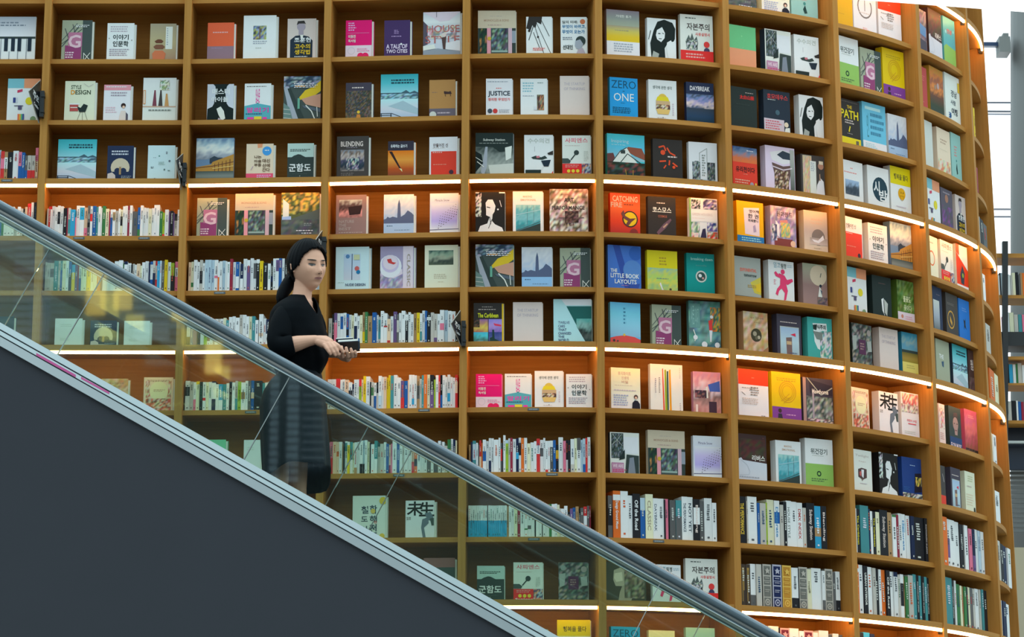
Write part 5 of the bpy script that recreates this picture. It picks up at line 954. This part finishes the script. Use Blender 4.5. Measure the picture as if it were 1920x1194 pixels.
# left hand under the book, fingertips showing along the near edge
chain(bm_, [(636, 664, .01, 7), (643, 670, -.05, 6.8), (652, 672, -.115, 6.8)], 14)
fing([(642, 668, -.14, 4.0), (643, 668, -.185, 3.8), (641.5, 659, -.205, 3.4), (640.5, 650, -.205, 2.8)])
fing([(650, 668, -.14, 4.2), (652.5, 668, -.186, 3.9), (650.5, 659, -.207, 3.5), (649, 652, -.207, 2.9)])
fing([(657, 668, -.135, 4.0), (660.5, 667.5, -.182, 3.7), (659.5, 660, -.203, 3.3), (658, 654, -.204, 2.8)])
fing([(658, 668, -.12, 3.8), (666, 667.5, -.165, 3.3), (667.5, 662, -.198, 2.9), (666, 658, -.2, 2.6)])
fing([(646, 670, -.07, 4.2), (657, 667, -.035, 3.8), (664, 660, -.022, 3.2)])
# legs and feet
kz = lambda px, dy, z, r: None
def leg(xk, dyk, xa, dya):
    knee = BP(xk, 852, dyk); ank = Vector((BP(xa, 1000, dya).x, YW+dya, TREAD_Z+.085))
    hip = BP(552, 760, dyk*.8)
    R = [.083, .062, .050, .052, .054, .047, .034, .033]; c = lambda t: knee.lerp(ank, t)
    P = [hip, hip.lerp(knee, .6), knee, c(.12), c(.32)+Vector((-.008, 0, 0)), c(.55), c(.85), ank+Vector((0, 0, -.01))]
    bm_.tube(P, R, 18)
    f = ank+Vector((.0, 0, -.035)); bm_.tube([f+Vector((-.035, 0, -.012)), f+Vector((-.01, 0, -.005)), f+Vector((.05, 0, -.018)), f+Vector((.11, 0, -.028)), f+Vector((.145, 0, -.032))], [.022, .033, .030, .026, .014], 12)
    mb = MB(); mb.tube([f+Vector((-.05, 0, -.022)), f+Vector((-.035, 0, -.018)), f+Vector((.02, 0, -.026)), f+Vector((.09, 0, -.032)), f+Vector((.14, 0, -.036)), f+Vector((.165, 0, -.038))], [.012, .030, .036, .036, .028, .010], 14, ry=None)
    # flatten the sole onto the tread
    mb.v = [(x, y, max(z, TREAD_Z+.0065)) for x, y, z in mb.v]
    wchild(mb, 'shoe', M_SHOE)
leg(521, -.06, 527, -.06); leg(557, .05, 557, .06)
# ears
for sx in (1, -1):
    mb2 = [(sx*.074, .006, .016), (sx*.080, .016, .010), (sx*.079, .014, -.012), (sx*.074, .006, -.026)]
    bm_.tube([HP(p) for p in mb2], [.008, .011, .009, .006], 10)
bm_.v = [(x, y, max(z, TREAD_Z+.0075)) for x, y, z in bm_.v]
body = wchild(bm_, 'body', M_SKIN)
rm = body.modifiers.new('remesh', 'REMESH'); rm.mode = 'VOXEL'; rm.voxel_size = .0028; rm.use_smooth_shade = True
sm = body.modifiers.new('smooth', 'CORRECTIVE_SMOOTH') if False else body.modifiers.new('smooth', 'SMOOTH'); sm.factor = .5; sm.iterations = 3
# --- eyes, brows, lips
def face_patch(name, m, pts, lift, thick=.0015):
    """a small shape lying on the face: pts (x, z) outline in head space, centre first"""
    mb = MB()
    def S(x, z):
        th = math.acos(max(-1, min(1, z/.113))); lo, hi = -1.2, 1.2     # find the azimuth that gives this x
        for _ in range(30):
            mid = (lo+hi)/2
            if head_pt(th, mid).x < x: lo = mid
            else: hi = mid
        p = head_pt(th, (lo+hi)/2); return HP(p+Vector((0, -lift, 0)))
    n = len(pts)-1; c = S(*pts[0])+RH @ Vector((0, -thick, 0)); ring = [S(*p) for p in pts[1:]]
    for i in range(n): mb.poly([c, ring[i], ring[(i+1) % n]])
    return child(mb, name, m, body, False)
for s in (1, -1):
    e = [(s*.031, .0035)]+[(s*(.031+.0155*math.cos(t)), .0035+(.0050 if math.sin(t) > 0 else .0036)*math.sin(t)+s*0-.0015*math.cos(t)*-1) for t in [k*math.pi/7 for k in range(14)]]
    face_patch('eye', M_EYEW, e, .0015)
    i_ = [(s*.031-.002, .0042)]+[(s*.031-.001+.0072*math.cos(t), .0040+.0056*math.sin(t)) for t in [k*math.pi/6 for k in range(12)]]
    face_patch('iris', M_EYE, i_, .0026)
    l_ = [(s*.031, .0095)]+[(s*(.031+.017*math.cos(t)), .0078+.0026*math.sin(t)+.0015*math.cos(t)) for t in [k*math.pi/6 for k in range(12)]]
    face_patch('eyelid_line', M_EYE, l_, .0028)
    b_ = [(s*.032, .0265)]+[(s*(.032+.020*math.cos(t)), .0255+.0030*math.sin(t)+.002*math.cos(t)) for t in [k*math.pi/6 for k in range(12)]]
    face_patch('eyebrow', mat('brow', (.03, .02, .016), .8), b_, .0022)
    n_ = [(s*.0075, -.0375)]+[(s*.0075+.0038*math.cos(t), -.0378+.0018*math.sin(t)) for t in [k*math.pi/5 for k in range(10)]]
    face_patch('nostril', mat('nostril_shade', (.12, .05, .035), .8), n_, .002)
lp = [(0, -.0575)]+[(.021*math.cos(t), -.0575+(.0062 if math.sin(t) > 0 else .0068)*math.sin(t)*(1-.25*abs(math.cos(t))**3)) for t in [k*math.pi/9 for k in range(18)]]
face_patch('lips', M_LIP, lp, .0022)
lp = [(0, -.0575)]+[(.019*math.cos(t), -.0577+.0009*math.sin(t)) for t in [k*math.pi/6 for k in range(12)]]
face_patch('mouth_line', mat('mouth_shade', (.16, .055, .05), .7), lp, .0045)
# --- hair: swept back from the forehead into a low ponytail
hb = MB(); nt_, np_ = 60, 84; idx = {}
def hair_grow(th, ph):
    z = math.cos(th); back = max(0, -math.cos(ph))
    return .010+.010*max(0, z)+.012*back*math.exp(-((z-.25)/.5)**2)
def covered(th, ph):
    p = head_pt(th, ph); z = p.z; y = p.y
    line = -.200 if z > .078 else -.070+(.078-z)*.62         # hairline: forehead high, down past the temple to the ear
    if z < .040: line = -.0465+(.040-z)*.35
    if z < .004: line = -.0335+(.004-z)*1.6
    if z < -.03: line = .022
    if z < -.088: return False
    return y > line
for i in range(nt_+1):
    for j in range(np_):
        th, ph = math.pi*i/nt_, 2*math.pi*j/np_
        q = head_pt(max(th, 1e-4), ph, hair_grow(th, ph)+.0012*math.sin(ph*26+th*5))
        idx[i, j] = len(hb.v); hb.v.append(tuple(HP(q)))
for i in range(nt_):
    for j in range(np_):
        th, ph = math.pi*(i+.5)/nt_, 2*math.pi*(j+.5)/np_
        if covered(th, ph): hb.f.append((idx[i, j], idx[i+1, j], idx[i+1, (j+1) % np_], idx[i, (j+1) % np_])); hb.c.append((1, 1, 1)); hb.m.append(0)
hair = wchild(hb, 'hair', M_HAIR)
so = hair.modifiers.new('solid', 'SOLIDIFY'); so.thickness = .012; so.offset = -1
hair.modifiers.new('sub', 'SUBSURF').render_levels = 1
pt = MB(); pt.tube([BP(556, 509, .06), BP(549, 519, .07), BP(543, 529, .06), BP(536, 540, .045), BP(530, 550, .03), BP(526, 560, .015), BP(523, 571, .0)], [.030, .033, .034, .033, .030, .024, .006], 16)
for k in range(9):
    a = random.Random(k); ox, oy = a.uniform(-6, 6), a.uniform(-.02, .02); pt.tube([BP(551+ox*.6, 515, .06+oy), BP(540+ox, 532, .05+oy), BP(530+ox, 550, .03+oy), BP(523+ox*.8, 566+abs(ox), .0+oy)], [.012, .013, .011, .003], 8)
wchild(pt, 'ponytail', M_HAIR)
# --- blouse with a V neckline
PROF = [(553, 565, 0, 17.5, 17.5), (558, 564, 0, 22, 21), (563, 562, 0, 29, 28), (569, 559, 0, 35, 38), (577, 556, 0, 41, 50), (588, 555, 0, 46, 58), (605, 556, 0, 49, 62), (625, 558, 0, 53, 64), (645, 559, 0, 54, 63), (662, 560, 0, 53, 61), (676, 560, 0, 51, 58), (686, 560, 0, 47, 54), (694, 561, 0, 42, 50), (701, 562, 0, 38, 46)]
def prof(py):
    for a, b in zip(PROF, PROF[1:]):
        if py <= b[0]:
            t = (py-a[0])/(b[0]-a[0]); t = max(0, t); return [a[i]+(b[i]-a[i])*t for i in range(1, 5)]
    return list(PROF[-1][1:])
PHF = math.radians(-36)                     # the way her chest faces (0 = +x, -90 = the camera)
bl = MB(); NR, NPH = 46, 96
for i in range(NR+1):
    for j in range(NPH):
        ph = 2*math.pi*j/NPH; dph = (ph-PHF+math.pi) % (2*math.pi)-math.pi
        top = 556-3*math.cos(dph)*-1; v = max(0, 1-abs(dph)/math.radians(34)); top = 554+5*(1+math.cos(dph))/2+38*v**1.0
        py = top+(703-top)*(i/NR); cx, dy, a, b = prof(py)
        fold = 1+.034*math.sin(ph*5+py*.06)*min(1, max(0, (py-570)/60))+.018*math.sin(ph*11-py*.09)*min(1, max(0, (py-600)/60))
        c = BP(cx, py, dy); bl.v.append((c.x+math.cos(ph)*a*PXM*fold, c.y+math.sin(ph)*b*PXM*fold, c.z))
for i in range(NR):
    for j in range(NPH):
        a = i*NPH+j; c = i*NPH+(j+1) % NPH; bl.f.append((a, a+NPH, c+NPH, c)); bl.c.append((1, 1, 1)); bl.m.append(0)
blo = wchild(bl, 'blouse', M_BLOUSE); so = blo.modifiers.new('solid', 'SOLIDIFY'); so.thickness = .006; so.offset = 1
def sleeve(pts):
    mb = MB(); P = [BP(*p[:3]) for p in pts]; mb.tube(P, [p[3]*PXM for p in pts], 20, cap=False)
    o = wchild(mb, 'sleeve', M_BLOUSE); s = o.modifiers.new('solid', 'SOLIDIFY'); s.thickness = .005; s.offset = 1
    u = o.modifiers.new('sub', 'SUBSURF'); u.render_levels = 1; return o
sleeve([(549, 573, -.02, 15), (540, 584, -.07, 23), (532, 605, -.11, 26), (525, 628, -.14, 26), (522, 646, -.165, 25), (527, 653, -.18, 23), (537, 650, -.185, 20.5), (547, 646, -.187, 18.5), (551, 645, -.187, 17.2)])
sleeve([(570, 573, .02, 15), (580, 586, .07, 23), (588, 610, .10, 25), (592, 635, .115, 24), (594, 654, .115, 22), (601, 660, .09, 18), (608, 661, .06, 15)])
col = MB()
# --- skirt
SK = [(688, 562, 0, 37, 44), (700, 562, 0, 39, 47), (715, 556, 0, 48, 56), (735, 550, 0, 55, 64), (760, 548.5, 0, 60.5, 70), (800, 550, 0, 61.5, 76), (840, 552.5, 0, 62, 80), (880, 555, 0, 62, 84), (925, 557, 0, 62, 86)]
def sprof(py):
    for a, b in zip(SK, SK[1:]):
        if py <= b[0]:
            t = max(0, (py-a[0])/(b[0]-a[0])); return [a[i]+(b[i]-a[i])*t for i in range(1, 5)]
    return list(SK[-1][1:])
sk = MB(); NR, NPH = 44, 120
for i in range(NR+1):
    for j in range(NPH):
        ph = 2*math.pi*j/NPH
        x, y = math.cos(ph), math.sin(ph)
        hem = 880+(34*max(0, -x)**1.5 if y < .2 else 0)+(38*max(0, y)**.6 if y > 0 else 0)
        hem = 877+36*max(0, -x-.15)**1.2+38*max(0, min(1, y*2))*(1-max(0, -x)*.4)
        py = 690+(hem-690)*(i/NR); cx, dy, a, b = sprof(py); k = max(0, min(1, (py-700)/150))
        f = 1+k*(.030*math.sin(ph*7+.6)+.018*math.sin(ph*13+2+py*.008))
        c = BP(cx, py, dy); sk.v.append((c.x+x*a*PXM*f, c.y+y*b*PXM*f, c.z))
for i in range(NR):
    for j in range(NPH):
        a = i*NPH+j; c = i*NPH+(j+1) % NPH; sk.f.append((a, a+NPH, c+NPH, c)); sk.c.append((1, 1, 1)); sk.m.append(0)
sko = wchild(sk, 'skirt', M_SKIRT); so = sko.modifiers.new('solid', 'SOLIDIFY'); so.thickness = .004; so.offset = 1
wb = MB(); c0 = BP(562, 697, 0)
wb.tube([c0+Vector((0, 0, -.022)), c0+Vector((0, 0, .022))], [40*PXM, 39.5*PXM], 40, ry=47*PXM, cap=False)
wchild(wb, 'waistband', M_SKIRT)
# --- the little book in her hands
M_COVER = mat('dark_blue_cover', (.012, .022, .045), .4); M_COVERB = mat('blue_cover_edge', (.02, .10, .22), .4)
ctr = BP(653, 649.5, -.125); nbk = empty('notebook', ctr)
tag(nbk, "small open dark book with blue edge held in the woman's hands", 'book')
def tilt(v): return Matrix.Rotation(math.radians(-14), 3, 'X') @ (Matrix.Rotation(math.radians(-4), 3, 'Y') @ Vector(v))
def tb(mb, x0, y0, z0, x1, y1, z1): mb.hexa([ctr+tilt(p) for p in ((x0, y0, z0), (x1, y0, z0), (x1, y1, z0), (x0, y1, z0), (x0, y0, z1), (x1, y0, z1), (x1, y1, z1), (x0, y1, z1))])
mb = MB(); tb(mb, -.050, -.062, -.003, .048, .062, .000); child(mb, 'cover', M_COVER, nbk)
mb = MB(); tb(mb, .048, -.062, -.003, .056, .062, .012); child(mb, 'spine', M_COVERB, nbk)
mb = MB(); tb(mb, -.047, -.059, .0005, .047, .059, .010); child(mb, 'page_block', M_PAPER, nbk)
mb = MB(); tb(mb, -.058, -.050, .018, .026, .060, .021); child(mb, 'cover', M_COVER, nbk)
mb = MB(); tb(mb, -.056, -.048, .0215, .024, .058, .026); child(mb, 'page_block', M_PAPER, nbk)
import re
# ------------------------------------------------------------------ caution wedges clipped to the dividers
M_SIGN = mat('sign_black', (.013, .015, .018), .35); M_SIGNW = mat('sign_white', (.75, .78, .8), .5); M_EDGE = mat('clear_edge', (.35, .36, .33), .3)
def wedge(i, top, left, bot, boxc, bw, txtpos, lab, yoff=-.10):
    y = _N[i][1]-.012
    A, B, C = at_y(*top, y-.02), at_y(*left, y-.16), at_y(*bot, y-.02)
    root = empty('caution_sign', Vector((_N[i][0], y, C.z))); tag(root, lab, 'sign', 'caution wedges on the dividers')
    nrm = (B-A).cross(C-A).normalized(); 
    if nrm.y > 0: nrm = -nrm
    th = nrm*.006; mb = MB()
    fr = [A+th, B+th, C+th]; bk = [A, B, C]
    mb.poly(fr); mb.poly(bk[::-1])
    for q in range(3): mb.poly([bk[q], bk[(q+1) % 3], fr[(q+1) % 3], fr[q]], m=1)
    o = child(mb, 'board', [M_SIGN, M_EDGE], root)
    mb = MB(); c0 = at_y(*boxc, y-.02); h = bw[1]/330/2; w = bw[0]/330/2
    mb.box(c0.x-w, y-.045, c0.z-h, c0.x+w, y+.004, c0.z+h)
    for s in (-.6, .6): mb.box(c0.x-w*.4, y-.052, c0.z+s*h-.006, c0.x+w*1.25, y+.002, c0.z+s*h+.006)
    child(mb, 'clamp', M_BLACK, root)
    # lettering along the board's slope
    vs, fs = text_polys('주의', True); cc = (A+B+C)/3; e1 = (C-B).normalized()*.0; mb = MB()
    ex = (Vector((A.x, A.y, (A.z+C.z)/2))-B).normalized(); ez = (A-C).normalized(); o_ = B.lerp((A+C)/2, .34)+nrm*.0075-ez*.012
    W_, H_ = (B-(A+C)/2).length*.58, (A-C).length*.20
    for f in fs: mb.poly([o_+ex*W_*vs[j][0]+ez*H_*(vs[j][1]-vs[j][0]*.35) for j in f])
    vs, fs = text_polys('Caution', True); o2 = o_-ez*H_*.75+ex*W_*.18
    for f in fs: mb.poly([o2+ex*W_*.75*vs[j][0]+ez*H_*.38*(vs[j][1]-vs[j][0]*.35) for j in f])
    child(mb, 'lettering', M_SIGNW, root)
wedge(1, (74, 151), (53, 171), (72, 231), (79, 196), (8, 50), None, 'black caution wedge on the divider beside the colour block cover')
wedge(2, (342, 288), (329, 300), (339, 356), (346, 328), (7, 44), None, 'black caution wedge hanging beside the pale mint cover')
wedge(3, (603, 432), (591, 449), (600, 478), (607, 462), (9, 34), None, "black caution wedge half hidden behind the woman's head")
wedge(4, (862, 582), (845, 606), (863, 648), (869, 626), (8, 46), None, "black caution wedge right of the woman's held book, above a light strip")
# ------------------------------------------------------------------ far right: window, pillar, second bookcase
YB = 30.0
M_PANE = mat('bright_pane', (.8, .85, .9), .4, emit=(.93, .97, 1.0), es=1.5)
M_MULL = mat('mullion_grey', (.10, .12, .17), .5)
def panel(mb, x0, y0, x1, y1, Y, d=.1):
    a, b = at_y(x0, y1, Y), at_y(x1, y0, Y); mb.box(a.x, Y, at_y(1895, y1, Y).z, b.x, Y+d, at_y(1895, y0, Y).z)
mb = MB(); panel(mb, 1760, -60, 2100, 1194, YB+2.0, .05)
win = tag(mb.build('window_1', M_PANE), kind='structure')
mb = MB()
for y, h in ((191.5, 1.0), (208, 1.0), (213, .6), (391.5, 1.0), (405.5, 1.0)): panel(mb, 1800, y-h*.7, 1912, y+h*.7, YB+1.6, .05)
o = mb.build('window_frame', M_MULL, win)
# pillar
M_PIL = mat('pillar_grey', (.135, .125, .12), .55, noise=.06, nscale=.6)
pc = at_y(1895, 300, YB); R_ = .55; mb = MB()
pq = at_y(1896, 1194, YB); sl = (at_y(1896, 20, YB).x-pq.x)/(at_y(1896, 20, YB).z-pq.z)
mb.tube([Vector((pq.x+R_-sl*pq.z, YB, 0)), Vector((pq.x+R_+sl*(13-pq.z), YB, 13))], R_, 40)
tag(mb.build('column', M_PIL, None, True), kind='structure')
br = empty('wall_bracket', at_y(1885, 80, YB-.1)); tag(br, 'grey box with a dark blue arm fixed to the grey pillar', 'bracket')
mb = MB(); panel(mb, 1875, 68, 1894, 97, YB-.2, .22); panel(mb, 1881, 62, 1891, 69, YB-.15, .12); child(mb, 'housing', mat('bracket_grey', (.24, .24, .23), .5), br)
mb = MB(); panel(mb, 1826, 79, 1876, 86, YB-.12, .07); child(mb, 'arm', mat('arm_blue', (.02, .05, .13), .4), br)
# second bookcase
YS = 27.0
bc2 = empty('bookcase', at_y(1900, 1100, YS)); tag(bc2, 'distant bookcase with a black metal post beyond the curved one', 'bookcase')
M_W2 = M_WH
for y0, y1 in ((475, 483), (553, 559), (668, 674), (788, 794)):
    mb = MB(); panel(mb, 1845, y0, 2010, y1, YS, .30); child(mb, 'shelf', M_W2, bc2)
for y0, y1 in ((483, 497), (559, 570)):
    mb = MB(); panel(mb, 1845, y0, 2010, y1, YS+.31, .02); child(mb, 'shelf', M_W2, bc2)
mb = MB(); a, b = at_y(1881, 470, YS-.06), at_y(1891, 470, YS-.06); zt, zb = at_y(1886, 452, YS-.06).z, at_y(1886, 1230, YS-.06).z
c, d = at_y(1881, 1230, YS-.06), at_y(1891, 1230, YS-.06)
mb.hexa([(c.x, YS-.06, zb), (d.x, YS-.06, zb), (d.x, YS-.01, zb), (c.x, YS-.01, zb), (a.x, YS-.06, zt), (b.x, YS-.06, zt), (b.x, YS-.01, zt), (a.x, YS-.01, zt)]); child(mb, 'post', M_BLACK, bc2)
mb = MB(); panel(mb, 1845, 622, 2010, 648, YS-.01, .3); child(mb, 'fascia', M_BLACK, bc2)
mb = MB(); panel(mb, 1845, 800, 2010, 826, YS+.2, .05); panel(mb, 1845, 830, 2010, 880, YS+.2, .05); child(mb, 'fascia', mat('deep_navy', (.006, .014, .035), .4), bc2)
mb = MB(); panel(mb, 1845, 826, 2010, 830, YS+.1, .05); child(mb, 'rail', mat('pale_rail', (.7, .75, .75), .4), bc2)
mb = MB()
for j in range(13): panel(mb, 1845, 884+j*9, 2010, 889+j*9, YS+.3, .02)
child(mb, 'slatted_blind', mat('blind_grey', (.16, .16, .16), .6), bc2)
rows2 = ((511, 553, 'q12w10k6i10|w20q10c16k16g10a10o24y16c20w20'), (586, 622, 'g12q12|p12w16c24q22t20p12k12y28l12w20b20'), (681, 718, 'd10k10|t14k16s20w16n10q22w18i16b14k16w20'), (750, 788, 'w10d10|k12w14q18k24w10b16m14s20b16w20'))
for y0, y1, s in rows2:
    sh_y = y1; x = 1868.0; scl = .36
    s = s.replace('|', 'K20')
    for c, w_ in re.findall(r'([a-zK])(\d+)', s):
        w_ = int(w_)*scl
        if c != 'K' and x < 1921:
            rd = random.Random(int(x*10)); hh = (y1-y0)*rd.uniform(.84, 1.0)
            a, b = at_y(x, y1, YS+.05), at_y(x+w_*.9, y1, YS+.05)
            z0 = {553: 553, 622: 622, 718: 718, 788: 788}[y1]
            zz = at_y(1895, z0, YS).z+.0015
            mb = MB(); h = hh/235.; mb.box(0, 0, 0, b.x-a.x, .14, h, albedo(SPC[c][0])); mb.box(.001, .01, h-.002, b.x-a.x-.001, .139, h+.0005, (.6, .6, .56))
            o = mb.build('distant_book', M_PRINT, None, loc=Vector((a.x, YS+.05, zz)))
            o['category'] = 'book'; o['group'] = 'books in the distant bookcase'
            o['_c'] = f'{y1}|{SPC[c][1]}'
        x += w_
mb = MB(); panel(mb, 1845, 718, 2010, 722, YS, .30); child(mb, 'shelf', M_W2, bc2)
dn = {553: 'top', 622: 'second', 718: 'third', 788: 'fourth'}; seen = {}
dl = [o for o in bpy.data.objects if o.name.startswith('distant_book')]
tot = {}
for o in dl: tot[o['_c']] = tot.get(o['_c'], 0)+1
for o in dl:
    q = o['_c']; seen[q] = seen.get(q, 0)+1; qy, qc = q.split('|')
    o['label'] = (f'{ORD[seen[q]-1]} ' if tot[q] > 1 else 'only ')+f'{qc} book on the {dn[int(qy)]} shelf of the distant bookcase'; del o['_c']
mb = MB(); panel(mb, 1897, 1026, 2010, 1300, 26.0, .5)
tag(mb.build('beige_cabinet', mat('beige_board', (.48, .42, .30), .6, noise=.03, nscale=2)), 'plain beige panel cabinet below the distant shelves', 'cabinet')

# ------------------------------------------------------------------ unseen hall windows and added warm panels, placed to put reflections in the escalator glass
M_WINB = mat('daylight_window', (.7, .75, .8), .4, emit=(.60, .70, 1.0), es=.8)
M_WARM = mat('warm_glow_panel', (.8, .7, .5), .4, emit=(1.0, .60, .14), es=5)
YBK = -12.0
def mirror_px(px, py):                      # the place at the back of the hall that the near pane shows at this spot
    p = at_y(px, py, 2*YN-YBK); return Vector((p.x, YBK, p.z))
wn = 1
for (x0, x1, y0, y1, m) in ((-60, -5, 380, 700, 0), (20, 100, 430, 640, 0), (504, 524, 660, 900, 0), (536, 562, 690, 905, 0), (566, 612, 690, 880, 2), (160, 200, 500, 590, 1), (212, 248, 540, 580, 1), (250, 318, 555, 640, 0), (322, 352, 566, 600, 1), (384, 416, 640, 700, 1), (418, 462, 640, 720, 2), (640, 700, 775, 830, 2), (720, 790, 800, 880, 2), (900, 960, 900, 960, 2)):
    wn += 1; a, b = mirror_px(x0, y1), mirror_px(x1, y0); mb = MB()
    mb.box(a.x, YBK-.05, a.z, b.x, YBK, b.z)
    w = mb.build(f'window_{wn}', M_WARM if m == 1 else M_WINB); tag(w, kind='structure')  # warm ones are added unseen glow panels for the reflections, not windows
    mb = MB(); n = int((b.z-a.z)/.09)
    for j in range(n+1):
        z = a.z+(b.z-a.z)*j/max(1, n); t = .012 if m == 0 else (.036 if m == 2 else .004)
        mb.box(a.x-.01, YBK, z-t, b.x+.01, YBK+.03, z+t)
    if m != 1: mb.build('window_frame', M_MULL, w)
mb = MB(); mb.box(-9, YBK-.4, 0, 9, YBK-.2, 9.5); tag(mb.build('wall_back', mat('wall_grey', (.12, .13, .135), .8)), kind='structure')
